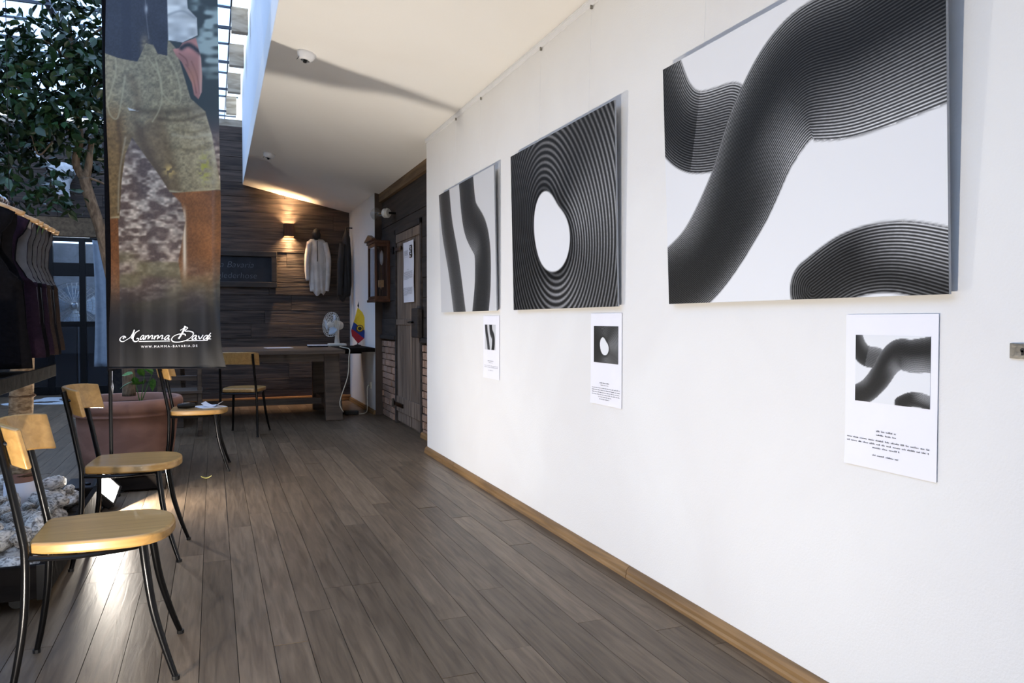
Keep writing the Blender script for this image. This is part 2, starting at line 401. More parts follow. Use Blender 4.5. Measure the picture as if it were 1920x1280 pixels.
# gable window strip above the far walls
gw = holder('window_2', (-2, YB, 3.67))
MB().box(XB, XE1, YB, YB+.07, 3.67, 3.76).build('window_rail', 'rafter_wood', gw)
MB().box(XL, XB, YF, YF+.10, 4.0, 4.09).build('window_rail', 'rafter_wood', gw)
# ---- skirting of the picture wall
bs = holder('baseboard_right', (1.67, 2, 0))
def skirting(y0, y1, x, parent, step=True):
    prof = [(0,0),(-.026,0),(-.026,.012),(-.022,.020),(-.022,.034),(-.014,.046),(-.006,.052),(0,.052)]
    MB().prism(prof, lambda a, b, c: (x+a, y0+c, b), y1-y0).build('moulding', 'base_oak', parent)
for (a, b) in ((-3, 2.845), (2.849, 5.40), (5.404, 6.21)): skirting(a, b, WX-.0005, bs)
bs2 = holder('baseboard_far_right', (1.78, 9.8, 0)); skirting(8.93, YB-.03, 1.7845, bs2)
bs3 = holder('baseboard_door', (1.86, 6.6, 0)); skirting(6.26, 7.04, 1.861, bs3)

# ================================================================ CHAIRS
def make_chair(label, group):
    t = thing('bistro_chair', label, 'chair', (0,0,0), 0, group)
    def mk(mb, name, mat, par=t, **k): return mb.build(name, mat, par, **k)
    # seat: rounded front, slightly narrower at the rear
    out = []
    def arc(cx, cy, r, a0, a1, n=8): return [(cx+r*math.cos(R(a0+(a1-a0)*i/n)), cy+r*math.sin(R(a0+(a1-a0)*i/n))) for i in range(n+1)]
    half = [(-.19, 0), (-.19, -.08), (-.186, -.140), (-.165, -.160), (-.06, -.182), (.06, -.186), (.125, -.172), (.170, -.135), (.196, -.075), (.206, 0)]
    pp, _ = spline([Vector((a, b, 0)) for a, b in half], [1]*len(half), 5); hp = [(q.x, q.y) for q in pp]
    out = hp + [(a, -b) for a, b in hp[-2:0:-1]]
    mb = MB(); mb.prism(out, lambda a, b, c: (a, b, .424+c), .036)
    mk(mb, 'seat', 'chair_wood', bevel=.008, smooth=True)
    # curved backrest
    bk = MB(); Rb, ha = .235, R(52); N = 18; vs = []
    for i in range(N+1):
        q = -ha + 2*ha*i/N
        for (rr, z) in ((Rb, .700), (Rb+.020, .697), (Rb+.022, .815), (Rb+.002, .818)):
            lean = -(z-.70)*.22
            vs.append((-.02 - rr*math.cos(q) + lean, rr*math.sin(q), z - .012*(abs(q)/ha)**3))
    fs = []
    for i in range(N):
        for j in range(4): fs.append((i*4+j, i*4+(j+1) % 4, (i+1)*4+(j+1) % 4, (i+1)*4+j))
    fs += [(0,1,2,3)[::-1], tuple(N*4+j for j in range(4))]
    bk.add(vs, fs); mk(bk, 'backrest', 'chair_wood', bevel=.005, smooth=True)
    for sy in (-1, 1):
        g2 = mk(MB().tube([(-.262, sy*.158, .800), (-.236, sy*.160, .68), (-.202, sy*.166, .50), (-.192, sy*.170, .42), (-.196, sy*.176, .25), (-.216, sy*.184, .10), (-.235, sy*.190, .008)], [.0115]*5+[.0105, .0095], 10, smooth=4), 'rear_leg', 'black_steel', smooth=True)
        g = mk(MB().tube([(.118, sy*.140, .425), (.128, sy*.150, .34), (.146, sy*.160, .22), (.178, sy*.172, .10), (.208, sy*.186, .008)], [.0135, .0130, .0120, .0105, .0090], 10, smooth=4), 'front_leg', 'black_steel', smooth=True)
        mk(MB().lathe([(.012, 0), (.012, .012)], (.209, sy*.187, 0), 10), 'foot_cap', 'black_plastic', g)
        mk(MB().lathe([(.012, 0), (.012, .012)], (-.236, sy*.191, 0), 10), 'foot_cap', 'black_plastic', g2)
        # brackets that hold the backrest
        mk(MB().tube([(-.252, sy*.158, .76), (-.222, sy*.154, .76)], .006, 8), 'bolt', 'black_steel')
    mk(MB().tube([(-.192, -.168, .418), (-.05, -.168, .412), (.10, -.140, .416), (.135, -.06, .416), (.135, .06, .416), (.10, .140, .416), (-.05, .168, .412), (-.192, .168, .418)], .0085, 8, smooth=3), 'seat_frame', 'black_steel', smooth=True)
    mk(MB().tube([(-.192, -.168, .412), (-.192, .168, .412)], .008, 8), 'seat_rail', 'black_steel', smooth=True)
    return t
ch = make_chair('yellow wood bistro chair with black legs beside the stone-filled planter, a floodlight behind it', 'yellow bistro chairs')
spots = [((-.328, 2.745), 0, None),
         ((-.350, 4.010), -4.5, 'yellow wood bistro chair with black legs standing between planter and floodlight'),
         ((-.105, 6.165), -2, 'yellow wood bistro chair with papers on its seat, beside the terracotta pot'),
         ((.285, 7.905), 71, 'yellow wood bistro chair turned towards the long wooden table')]
for (xy, a, lab) in spots:
    o = ch if lab is None else dup(ch)
    o.location = (*xy, 0); o.rotation_euler = (0,0,R(a))
    if lab: o['label'] = lab
# dark wooden chair further back
t = thing('wooden_chair', 'dark brown wooden chair with square legs behind the terracotta pot', 'chair', (-.30, 8.05, 0))
def wc(name, *b): MB().box(b[0]-.30, b[1]-.30, b[2]+8.05, b[3]+8.05, b[4], b[5]).build(name, 'table_wood', t, bevel=.004)
wc('seat', -.20, .20, -.20, .20, .415, .445)
for sx in (-1, 1):
    wc('front_leg', sx*.175-.02, sx*.175+.02, .15, .19, 0, .415)
    wc('rear_leg', sx*.175-.02, sx*.175+.02, -.19, -.15, 0, .86)
    wc('side_rail', sx*.175-.012, sx*.175+.012, -.15, .15, .34, .415)
for (a, b) in ((.80, .86), (.66, .71), (.54, .59)): wc('back_slat', -.155, .155, -.182, -.16, a, b)
wc('apron', -.155, .155, -.18, -.16, .34, .415); wc('apron', -.155, .155, .16, .18, .34, .415)
# papers and a small black case lying on the third chair
def sheet_on(name, label, cat, mat, cx, cy, w, d, rot, z, thick=.003, curl=0., group=None):
    c, s_ = math.cos(R(rot)), math.sin(R(rot)); mb = MB(); nu, nv = 7, 5
    def f(u, v, dz):
        a, b = (u-.5)*w, (v-.5)*d; return (cx+a*c-b*s_, cy+a*s_+b*c, z+dz+curl*(abs(u-.5)*2)**2)
    top = [f(i/(nu-1), j/(nv-1), thick) for j in range(nv) for i in range(nu)]; bot = [f(i/(nu-1), j/(nv-1), 0) for j in range(nv) for i in range(nu)]
    fs = [(j*nu+i, j*nu+i+1, (j+1)*nu+i+1, (j+1)*nu+i) for j in range(nv-1) for i in range(nu-1)]; k = nu*nv
    fs2 = [tuple(q+k for q in g[::-1]) for g in fs]
    edge = [j*nu for j in range(nv)][::-1] + list(range(nu)) [1:] + [j*nu+nu-1 for j in range(1, nv)] + [(nv-1)*nu+i for i in range(nu-2, 0, -1)]
    n = len(edge); side = [(edge[i], edge[i]+k, edge[(i+1) % n]+k, edge[(i+1) % n]) for i in range(n)]
    mb.add(top+bot, fs+fs2+side); return tag(mb.build(name, mat, smooth=True), label, cat, group)
sheet_on('leaflet', 'pale leaflet lying flat on the chair seat beside the pot', 'paper', 'paper', -.03, 6.20, .19, .20, 24, .4605)
sheet_on('folded_paper', 'crumpled white sheet propped up on the leaflet on the chair', 'paper', 'paper', -.01, 6.21, .13, .15, -12, .463, .002, .03)
t = thing('eyeglass_case', 'small dark case with a pale label lying on the chair seat', 'case', (-.19, 6.13, .4605))
MB().lathe([(.001, -.065), (.018, -.058), (.022, 0), (.018, .058), (.001, .065)], (-.19, 6.13, .4825), 14, (1, .25, 0)).build('shell', 'black_plastic', t, smooth='all')
MB().box(-.215, -.165, 6.121, 6.139, .5035, .5055).build('clasp', 'chrome', t)

# ================================================================ FLOODLIGHTS ON THE FLOOR
def floodlight(loc, aim, label, roll=0.):
    t = thing('floodlight', label, 'floodlight', loc, 0, 'floodlights aimed at the picture wall')
    L = Vector(loc); c = L + Vector((0, 0, .118)); n = Vector(aim).normalized()
    a = Vector((0,0,1)).cross(n).normalized(); b = n.cross(a)
    a, b = a*math.cos(roll)+b*math.sin(roll), b*math.cos(roll)-a*math.sin(roll)
    hw, hh = .105, .078
    MB().obox(c - n*.022, a*hw, b*hh, n*.020).build('housing', 'dark_metal', t, bevel=.006)
    fr = MB()
    for s in (-1, 1):
        fr.obox(c + a*s*(hw-.006), a*.008, b*(hh+.002), n*.006); fr.obox(c + b*s*(hh-.006), a*(hw-.013), b*.008, n*.006)
    fr.build('bezel', 'black_plastic', t, bevel=.002)
    ls = MB().obox(c + n*.0005, a*(hw-.016), b*(hh-.016), n*.0012).build('lens', 'flood_lens', t)
    MB().obox(c + n*.0032, a*.030, b*.024, n*.0012).build('led_chip', 'led_chip', ls)
    fins = MB()
    for k in range(7): fins.obox(c - n*.052 + a*(-.075+.025*k), a*.003, b*(hh-.015), n*.012)
    fins.build('heat_sink', 'dark_metal', t)
    p0, p1 = c + a*(hw+.012) - n*.02, c - a*(hw+.012) - n*.02
    g0, g1 = Vector((p0.x, p0.y, L.z+.008)), Vector((p1.x, p1.y, L.z+.008))
    bk = MB(); bk.tube([p0, g0], .006, 8); bk.tube([g0, g1], .006, 8); bk.tube([g1, p1], .006, 8)
    bk.build('bracket', 'black_steel', t, smooth=True)
    for p in (p0, p1): MB().tube([p-a*.012, p+a*.012], .011, 10).build('knob', 'black_plastic', t, smooth=True)
    MB().tube([c-n*.04-b*.05, c-n*.10-b*.06, (L.x-.16, L.y+.06, .008), (L.x-.5, L.y+.10, .007), (L.x-.9, L.y+.05, .007)], .0045, 8, smooth=5).build('cable', 'black_plastic', t, smooth=True)
    return t
floodlight((-.595, 5.07, 0), (.80, -.30, .64), 'glowing floodlight on the floor by the low dark box, behind a chair', R(24))
floodlight((-.66, 1.72, 0), (.82, .18, 1.0), 'glowing floodlight on the floor near the front chair and planter end')

# ================================================================ BANNER FLAG
BA, BB_ = Vector((-.600, 5.375, 0)), Vector((.052, 5.118, 0)); BD = BB_-BA; BN = Vector((BD.y, -BD.x, 0)).normalized()   # BN faces the viewer side
def bz(y): return CH - (y-600)/F*4.785
def bsurf(u, z, lift=0.):
    low = max(0., (1.55-z)/.75)
    w = .010*math.sin(u*17+z*1.2)*low + .006*math.sin(u*9+z*3) + .022*low*low*max(0, u-.75)*4*math.sin(z*7)
    e = .0
    if u > .8: e = (u-.8)/.2*(-.018*math.exp(-((z-1.35)/.35)**2) + .030*math.exp(-((z-.80)/.10)**2))
    edge = -.035*max(0, (u-.93)/.07)**2*math.exp(-((z-1.6)/.5)**2)
    return BA + BD*(u+e) + BN*(w+edge+lift+.012) + Vector((0,0,z))
bt = thing('banner_flag', 'tall printed banner flag with white lettering, hanging on a black pole', 'banner', (-.607, 5.378, 0))
# picture printed on it: painted in a small numpy canvas laid out in centimetre-like units of the cloth
def sdpoly(X, Y, P):
    P = np.array(P, float); d = np.full(X.shape, 1e9); ins = np.zeros(X.shape, bool); n = len(P)
    for i in range(n):
        a, b = P[i], P[(i+1) % n]; e = b-a; w0, w1 = X-a[0], Y-a[1]
        tt = np.clip((w0*e[0]+w1*e[1])/(e@e+1e-9), 0, 1); d = np.minimum(d, np.hypot(w0-tt*e[0], w1-tt*e[1]))
        c = ((a[1] > Y) != (b[1] > Y)) & (X < (b[0]-a[0])*(Y-a[1])/(b[1]-a[1]+1e-12)+a[0]); ins ^= c
    return np.where(ins, -d, d)
def sdline(X, Y, P):
    if len(P) > 2: P = [(q.x, q.y) for q in spline([Vector((a, b, 0)) for a, b in P], [1]*len(P), 5)[0]]
    P = np.array(P, float); d = np.full(X.shape, 1e9)
    for a, b in zip(P[:-1], P[1:]):
        e = b-a; w0, w1 = X-a[0], Y-a[1]; tt = np.clip((w0*e[0]+w1*e[1])/(e@e+1e-9), 0, 1); d = np.minimum(d, np.hypot(w0-tt*e[0], w1-tt*e[1]))
    return d
def vnoise(X, Y, sx, sy, seed):
    g = np.random.RandomState(seed).rand(96, 96); x, y = X/sx+200, Y/sy+200
    i, j = np.floor(x).astype(int), np.floor(y).astype(int); fx, fy = x-i, y-j; fx, fy = fx*fx*(3-2*fx), fy*fy*(3-2*fy)
    G = lambda a, b: g[a % 96, b % 96]
    return (G(i,j)*(1-fx)+G(i+1,j)*fx)*(1-fy)+(G(i,j+1)*(1-fx)+G(i+1,j+1)*fx)*fy
NU, NV = 170, 540; Y0, Y1 = 690., -60.
uu, vv = np.meshgrid(np.linspace(0, 1, NU), np.linspace(0, 1, NV)); PX = 205+uu*205; PY = Y0+(Y1-Y0)*vv
col = np.zeros((NV, NU, 3)); 
def A(c): return np.array(c, float)
n1 = vnoise(PX, PY, 14, 8, 1); n2 = vnoise(PX, PY, 5, 4, 2); n3 = vnoise(PX, PY, 40, 24, 3); n4 = vnoise(PX, PY, 2.2, 2.2, 4)
def mixc(mask, c):
    global col
    c = np.broadcast_to(c, col.shape); col = col*(1-mask[..., None]) + c*mask[..., None]
def sm(x, a, b): t = np.clip((x-a)/(b-a), 0, 1); return t*t*(3-2*t)
def shade(base, k): return A(base)[None, None, :]*k[..., None]
col[:] = A((40, 48, 44))
mixc(sm(n3*.6+n1*.4, .42, .70)*sm(PY, 190, 110)*sm(PX, 352, 380), A((150, 165, 158)))
mixc(sm(PY, 200, 260), A((64, 56, 54)))
rk = sm(vnoise(PX, PY, 17, 8, 21)*.6+vnoise(PX, PY, 8, 4.5, 22)*.4, .30, .72)
mixc(sm(PY, 230, 290), shade((96, 78, 68), .9+.2*n4)); mixc(.85*rk*sm(PY, 240, 300)*(1-.5*sm(PY, 430, 540)), shade((206, 188, 166), .72+.5*n2))
mixc(sm(PY, 440, 500)*.55*sm(n3, .3, .7), A((112, 106, 70)))
mixc(sm(PY, 500, 610), shade((42, 41, 41), .7+.6*vnoise(PX, PY, 9, 160, 8)))
shorts = [(200,104),(252,110),(262,80),(318,80),(334,98),(346,140),(360,190),(386,214),(398,258),(404,300),(412,356),(360,367),(318,362),(300,332),(272,292),(252,262),(240,292),(232,340),(226,412),(200,418)]
ms = sm(-sdpoly(PX, PY, shorts), -.6, 1.2)
tex = .78+.30*n2+.22*n4+.16*(n1-.5)
mixc(ms, shade((138, 126, 96), tex))
mixc(ms*sm(PX, 262, 225)*sm(PY, 180, 240)*.8, shade((112, 84, 48), tex))
mixc(ms*np.exp(-sdline(PX, PY, [(262,212),(330,214),(385,205)])**2/60)*.55, A((70, 56, 36)))
mixc(ms*np.exp(-sdpoly(PX, PY, [(252,262),(300,228),(318,300),(330,362),(312,362)]).clip(0)**2/150)*.55, A((96, 72, 44)))
mixc(ms*sm(PX, 330, 398)*sm(n1, .4, .7)*.35, A((168, 160, 134)))
for P, w, k, cc in (([(300,226),(345,230),(392,216)], 4, .55, (72, 58, 38)), ([(330,246),(365,252),(400,240)], 3, .4, (84, 72, 48)), ([(325,256),(365,262),(402,252)], 3, .45, (182, 172, 144)), ([(320,280),(360,284),(404,274)], 4, .35, (84, 72, 48)), ([(262,240),(284,300),(312,356)], 9, .5, (74, 54, 32)), ([(226,230),(232,300),(226,400)], 5, .5, (70, 50, 28)), ([(250,150),(262,190),(256,230)], 8, .35, (84, 62, 38)), ([(395,240),(402,300),(406,350)], 5, .4, (190, 180, 150)), ([(240,262),(228,330),(224,400)], 2, .4, (206, 196, 170))):
    mixc(ms*np.exp(-(sdline(PX, PY, P)/w)**2)*k, A(cc))
for P in ([(296,118),(304,160),(306,190),(300,212),(288,232)], [(222,106),(224,140),(214,180),(208,200),(214,222),(226,226),(234,190),(240,150)], [(284,118),(304,150),(308,180),(330,200),(342,190),(336,150),(318,112)]):
    mixc(ms*.65*np.exp(-(sdline(PX, PY, P)/1.6)**2), A((182, 170, 132)))
mixc(ms*np.exp(-(sdline(PX, PY, [(206,411),(226,408)])/2.)**2), A((176, 160, 120))); mixc(ms*np.exp(-(sdline(PX, PY, [(318,360),(360,364),(408,356)])/2.)**2), A((170, 160, 124)))
mixc(ms*np.exp(-((PX-384)/9)**2-((PY-318)/22)**2)*sm(n2, .3, .6), A((150, 148, 60)))
mixc(ms*np.exp(-((PX-318)/9)**2-((PY-322)/10)**2)*sm(n2, .3, .55), A((214, 178, 104)))
mixc(sm(-sdpoly(PX, PY, [(243,206),(264,213),(247,212)]), -.5, 1), A((206, 206, 200)))
mr = sm(-sdpoly(PX, PY, [(320,363),(412,358),(412,510),(398,580),(344,580),(332,490),(346,415),(338,382)]), -1, 2)
mixc(mr*(1-sm(PY, 470, 560)), shade((120, 78, 46), .75+.25*n4+.35*n3)); mixc(mr*np.exp(-((PX-344)/3.5)**2)*sm(PY, 380, 410)*(1-sm(PY, 480, 540)), A((214, 196, 168)))
ml = sm(223.5-PX, -1, 1)*sm(PY, 408, 413); mixc(ml*(1-sm(PY, 470, 620)*.9), shade((126, 78, 42), .8+.3*n4))
mixc(sm(223.5-PX, -1, 1)*sm(PY, 520, 640), A((34, 32, 32)))
mv = sm(-sdpoly(PX, PY, [(200,-80),(318,-80),(321,55),(318,112),(300,108),(292,92),(278,88),(262,122),(228,116),(200,106)]), -.6, 1)
mixc(mv, shade((40, 41, 50), .75+.35*n4+.25*n3)); mixc(mv*sm(np.abs(PX-243), 10, 6)*.5, A((26, 28, 42))); mixc(mv*np.exp(-((PX-276)/8)**2-((PY-92)/20)**2)*.8, shade((132, 116, 88), .7+.6*n2))
mixc(mv*np.exp(-((PX-280)/3)**2-((PY-26)/8)**2), A((176, 180, 178))); mixc(mv*np.exp(-(sdline(PX, PY, [(278,-80),(279,20),(284,80)])/1.0)**2)*.6, A((120, 120, 120)))
mw = sm(-sdpoly(PX, PY, [(318,-80),(348,-80),(356,25),(372,42),(373,74),(346,88),(320,84)]), -.6, 1); mixc(mw, shade((206, 206, 198), .80+.30*n1))
mixc(mw*np.exp(-(sdline(PX, PY, [(320,38),(346,30),(368,42)])/2.5)**2)*.5, A((120, 124, 124)))
mh = sm(-sdpoly(PX, PY, [(346,88),(370,78),(374,96),(379,116),(381,150),(380,178),(374,192),(366,184),(362,162),(352,140),(344,124),(334,112),(328,100),(340,98)]), -.8, 1.2); mixc(mh, shade((176, 118, 104), .8+.4*n3))
for P in ([(352,128),(364,150),(370,180)], [(362,122),(372,150),(376,182)], [(340,108),(352,118),(356,130)]): mixc(mh*np.exp(-(sdline(PX, PY, P)/1.3)**2)*.7, A((112, 66, 56)))
mixc(mh*np.exp(-((PX-378)/3)**2)*.6, A((216, 178, 160))); mixc(mh*np.exp(-((PX-362)/14)**2-((PY-150)/22)**2)*.5, A((196, 132, 92))); mixc(mh*np.exp(-(sdline(PX, PY, [(344,98),(358,92),(378,106)])/4.5)**2), shade((30, 28, 30), .6+.9*n4))
# cloth mesh with the picture as colours of the print
me = bpy.data.meshes.new('banner_cloth')
vs = [bsurf(float(u), bz(float(y))) - Vector(bt.location) for u, y in zip(uu.ravel(), PY.ravel())]
fs = [(j*NU+i, j*NU+i+1, (j+1)*NU+i+1, (j+1)*NU+i) for j in range(NV-1) for i in range(NU-1)]
me.from_pydata(vs, [], fs); me.polygons.foreach_set('use_smooth', [True]*len(me.polygons))
at = me.color_attributes.new('print', 'FLOAT_COLOR', 'POINT'); c_ = np.clip(col.reshape(-1, 3)/255, 0, 1); c_ = np.where(c_ <= .04045, c_/12.92, ((c_+.055)/1.055)**2.4)
at.data.foreach_set('color', np.concatenate([c_, np.ones((len(c_), 1))], 1).ravel().astype(np.float32))
m, nt, p = newmat('banner_print'); a_ = nt.nodes.new('ShaderNodeVertexColor'); a_.layer_name = 'print'
hs = nt.nodes.new('ShaderNodeHueSaturation'); hs.inputs['Value'].default_value = 1.0; nt.links.new(a_.outputs[0], hs.inputs['Color']); nt.links.new(hs.outputs[0], p.inputs['Base Color'])
p.inputs['Roughness'].default_value = .38
me.materials.append(m); o = bpy.data.objects.new('cloth', me); C.objects.link(o); o.parent = bt
# pocket for the pole, pole, clip, hem
MB().tube([BA+Vector((-.004,.003,.80)), BA+Vector((-.006,.003,3.70))], .019, 12).build('pole_pocket', 'black_cloth', bt, smooth=True)
MB().tube([(-.607, 5.378, .0), (-.607, 5.378, 3.9)], .011, 12).build('pole', 'black_steel', bt, smooth=True)
MB().lathe([(.05, 0), (.05, .012), (.02, .03), (.018, .14)], (-.607, 5.378, 0), 16).build('pole_foot', 'black_steel', bt, smooth=True)
MB().tube([(-.595, 5.36, .74), (-.588, 5.352, .70), (-.592, 5.356, .655), (-.600, 5.364, .70), (-.595, 5.36, .74)], .004, 6).tube([(-.593, 5.357, .80), (-.594, 5.358, .74)], .0035, 6).build('clip', 'chrome', bt, smooth=True)
MB().tube([bsurf(k/30, bz(690)) for k in range(31)], .004, 6).build('hem', 'dark_cloth', bt)
def bpt(cx, cy): x, y = 215+cx/10.1, 600+cy/10.1; return ((x-205)/205, bz(y))
def pen(mb, pts, w=15, closed=False):
    P, W = spline([Vector((a, b, 0)) for a, b in pts], [1]*len(pts), 6)
    row = []
    for i, q in enumerate(P):
        d = (P[min(i+1, len(P)-1)] - P[max(i-1, 0)]); d = d.normalized() if d.length > 0 else Vector((1,0,0)); nrm = Vector((-d.y, d.x, 0))
        ww = w*(.34+.30*abs(d.x*.55+d.y*.83))
        for s in (-1, 1):
            e = q + nrm*ww*s; u, z = bpt(e.x, e.y); row.append(bsurf(u, z, .0025))
    n = len(P); mb.add(row, [(2*i, 2*i+1, 2*i+3, 2*i+2) for i in range(n-1)])
lg = MB()
pen(lg, [(158,352),(142,338),(160,318),(184,330),(172,306),(132,306),(92,348),(96,388),(140,405),(205,368),(275,312),(345,182)], 15)
pen(lg, [(345,182),(318,265),(290,352)], 22); pen(lg, [(290,352),(362,246),(446,192)], 13)
pen(lg, [(446,192),(372,230),(330,300),(314,366),(345,404),(398,396),(426,362),(404,342),(382,356)], 19)
def s_a(x): pen(lg, [(x+88,288),(x+50,292),(x+10,338),(x+14,362),(x+46,352),(x+90,298)], 18); pen(lg, [(x+92,288),(x+70,345),(x+82,362),(x+100,352)], 20)
def s_m(x):
    pen(lg, [(x+24,290),(x,362)], 22)
    for k in (0, 76): pen(lg, [(x+8+k,338),(x+52+k,292),(x+80+k,296),(x+60+k,360)], 18)
    pen(lg, [(x+136,360),(x+172,338)], 13)
s_a(450); s_m(556); s_m(738); s_a(920); pen(lg, [(540,356),(562,330)], 12)
pen(lg, [(1312,112),(1262,225),(1180,352)], 34)
pen(lg, [(1214,192),(1250,172),(1290,146),(1332,132),(1352,152),(1306,204),(1392,208),(1458,236),(1446,296),(1352,368),(1210,410),(1094,410),(1050,370),(1084,308),(1184,264),(1296,264),(1314,294)], 17)
pen(lg, [(425,402),(720,396),(1020,392)], 15); pen(lg, [(1320,386),(1520,384),(1722,380)], 15)
s_a(1432); pen(lg, [(1556,292),(1582,356),(1640,278)], 19); s_a(1636)
pen(lg, [(1785,240),(1738,298),(1722,356)], 18); pen(lg, [(1738,298),(1778,300),(1742,348),(1782,356)], 14)
lg.build('lettering', 'print_white', bt)
text_mb('WWW.MAMMA-BAVARIA.DE', 60, lambda a, b: bsurf(*bpt(1005+a, 512-b-(a/1190)*22), .0025), spacing=1.52).build('lettering', 'print_white', bt)
# black steel plate and the low dark box on the floor beside the pole
t = thing('steel_plate', 'flat black steel plate lying on the floor behind the stone planter', 'plate', (-.80, 5.72, 0))
MB().box(-.93, -.68, 5.44, 6.0, 0, .018).build('plate', 'dark_metal', t, bevel=.003); MB().lathe([(.018, .018), (.018, .03), (.008, .034)], (-.79, 5.74, 0), 12).build('stud', 'black_steel', t)
t = thing('low_box', 'low dark box on the floor in front of the terracotta pot', 'box', (-.44, 5.60, 0))
MB().box(-.60, -.30, 5.47, 5.74, .012, .10).build('body', 'planter_wood', t, bevel=.006); MB().box(-.61, -.29, 5.46, 5.75, .10, .112).build('lid', 'planter_wood', t, bevel=.003)
for a in (-.57, -.33):
    for b in (5.50, 5.71): MB().box(a-.02, a+.02, b-.02, b+.02, 0, .012).build('foot', 'black_plastic', t)

# ================================================================ POTTED TREE
PC = Vector((-.625, 6.60, 0))
pt = thing('terracotta_pot', 'large terracotta pot with a thick rolled rim, holding the ficus tree', 'pot', PC)
MB().lathe([(.30, 0), (.315, .02), (.33, .12), (.352, .30), (.356, .385), (.372, .392), (.374, .405), (.366, .412), (.385, .425), (.398, .455), (.398, .490), (.388, .515), (.372, .522), (.350, .515), (.345, .46)], PC, 56, capt=False).build('body', 'terracotta', pt, smooth='all')
MB().lathe([(.352, .455), (.20, .470), (.01, .475)], PC, 40, capb=False).build('soil', 'soil', pt, smooth='all')
leafm = MB(); leafm.add([(0,0,0),(.22,.20,.03),(.58,.24,.02),(1,0,-.10),(.58,-.24,.02),(.22,-.20,.03),(.40,0,-.035)], [(0,1,6),(1,2,6),(2,3,6),(3,4,6),(4,5,6),(5,0,6)])
LM = leafm.mesh('leaf_blade'); LM.materials.append(MATS['leaf']); LM.polygons.foreach_set('use_smooth', [True]*6)
YLM = leafm.mesh('young_leaf_blade'); YLM.materials.append(MATS['young_leaf'])
def leaf_tf(p, s):
    d = Vector((random.gauss(0,1), random.gauss(0,1), random.gauss(-.5,.7))).normalized()
    q = d.to_track_quat('X', 'Z').to_matrix().to_4x4() @ Matrix.Rotation(random.uniform(-1.2, 1.2), 4, 'X')
    return Matrix.Translation(p) @ q @ Matrix.Diagonal((s, s*random.uniform(.85,1.15), s, 1))
def foliage(tree, blobs, n_parts, size, seed, mat='leaf'):
    """leaves scattered in twiggy clusters through ellipsoids; the largest-showing ones are single parts"""
    rs = random.Random(seed); random.seed(seed); pts = []
    for (c, r, n) in blobs:
        k = max(1, n//9)
        for _ in range(k):
            while True:
                q = Vector((rs.uniform(-1,1), rs.uniform(-1,1), rs.uniform(-1,1)))
                if .15 < q.length < 1: break
            base = Vector(c) + Vector((q.x*r[0], q.y*r[1], q.z*r[2]))
            for _ in range(9): pts.append(base + Vector((rs.gauss(0,.06), rs.gauss(0,.06), rs.gauss(0,.055))))
    order = sorted(range(len(pts)), key=lambda i: (pts[i]-O).length + rs.uniform(0, .5)); off = wloc(tree)
    mb = MB()
    for k, i in enumerate(order):
        tf = leaf_tf(pts[i], size*rs.uniform(.7, 1.25))
        if k < n_parts:
            o = bpy.data.objects.new('leaf', LM); C.objects.link(o); o.parent = tree; o.matrix_local = Matrix.Translation(-off) @ tf
        else: mb.add([tf @ Vector(v) for v in leafm.v], leafm.f)
    o = mb.build('foliage', mat, tree, smooth='all'); o['kind'] = 'stuff'
D = 5.98
def tp(x, y, d=D): return dep(x, y, d)
tr = thing('ficus_tree', 'leafy dark green ficus tree with a forked trunk growing from the terracotta pot', 'tree', (PC.x, PC.y, .476))
trunk = [tp(242,742), tp(240,690), tp(226,600), tp(204,500), tp(188,430), tp(168,370), tp(158,335)]
MB().tube(trunk, [.050,.046,.042,.040,.040,.042,.040], 12, smooth=5).build('trunk', 'bark', tr, smooth='all')
def branch(pts, r0, r1, k=4): 
    n = len(pts); MB().tube(pts, [r0+(r1-r0)*i/(n-1) for i in range(n)], 8, smooth=k).build('branch', 'bark', tr, smooth='all')
branch([tp(160,340), tp(166,310,6.0), tp(168,292,6.0), tp(172,262,6.05)], .032, .020)
branch([tp(160,340), tp(142,305), tp(150,262), tp(144,215), tp(137,190), tp(136,120), tp(130,40)], .034, .014)
branch([tp(150,262), tp(120,235,5.9), tp(98,235,5.8), tp(70,200,5.7), tp(30,160,5.6)], .016, .007)
branch([tp(144,215), tp(168,205,6.2), tp(172,180,6.2), tp(186,150,6.2), tp(200,110,6.3)], .015, .008)
branch([tp(172,195,6.2), tp(190,198,6.2)], .006, .004)
branch([tp(165,332), tp(190,342,6.0), tp(216,354,6.0)], .010, .005)
branch([tp(136,120), tp(90,80,5.8), tp(40,70,5.7)], .013, .006)
branch([tp(136,120), tp(180,60,6.1), tp(260,20,6.3)], .013, .006)
branch([tp(98,265,5.8), tp(72,290,5.7), tp(56,240,5.7)], .007, .004)
foliage(tr, [(tp(95,130,5.8), (.42,.45,.40), 620), (tp(45,190,5.7), (.34,.4,.36), 480), (tp(150,70,6.0), (.36,.4,.36), 540), (tp(30,290,5.7), (.26,.34,.30), 330), (tp(110,225,5.9), (.26,.3,.24), 300),
             (tp(185,225,6.25), (.20,.3,.32), 260), (tp(240,80,6.4), (.5,.4,.5), 380), (tp(90,370,5.7), (.30,.2,.12), 110), (tp(150,300,6.3), (.3,.2,.14), 110), (tp(-40,140,5.7), (.4,.4,.6), 260)], 300, .085, 5)
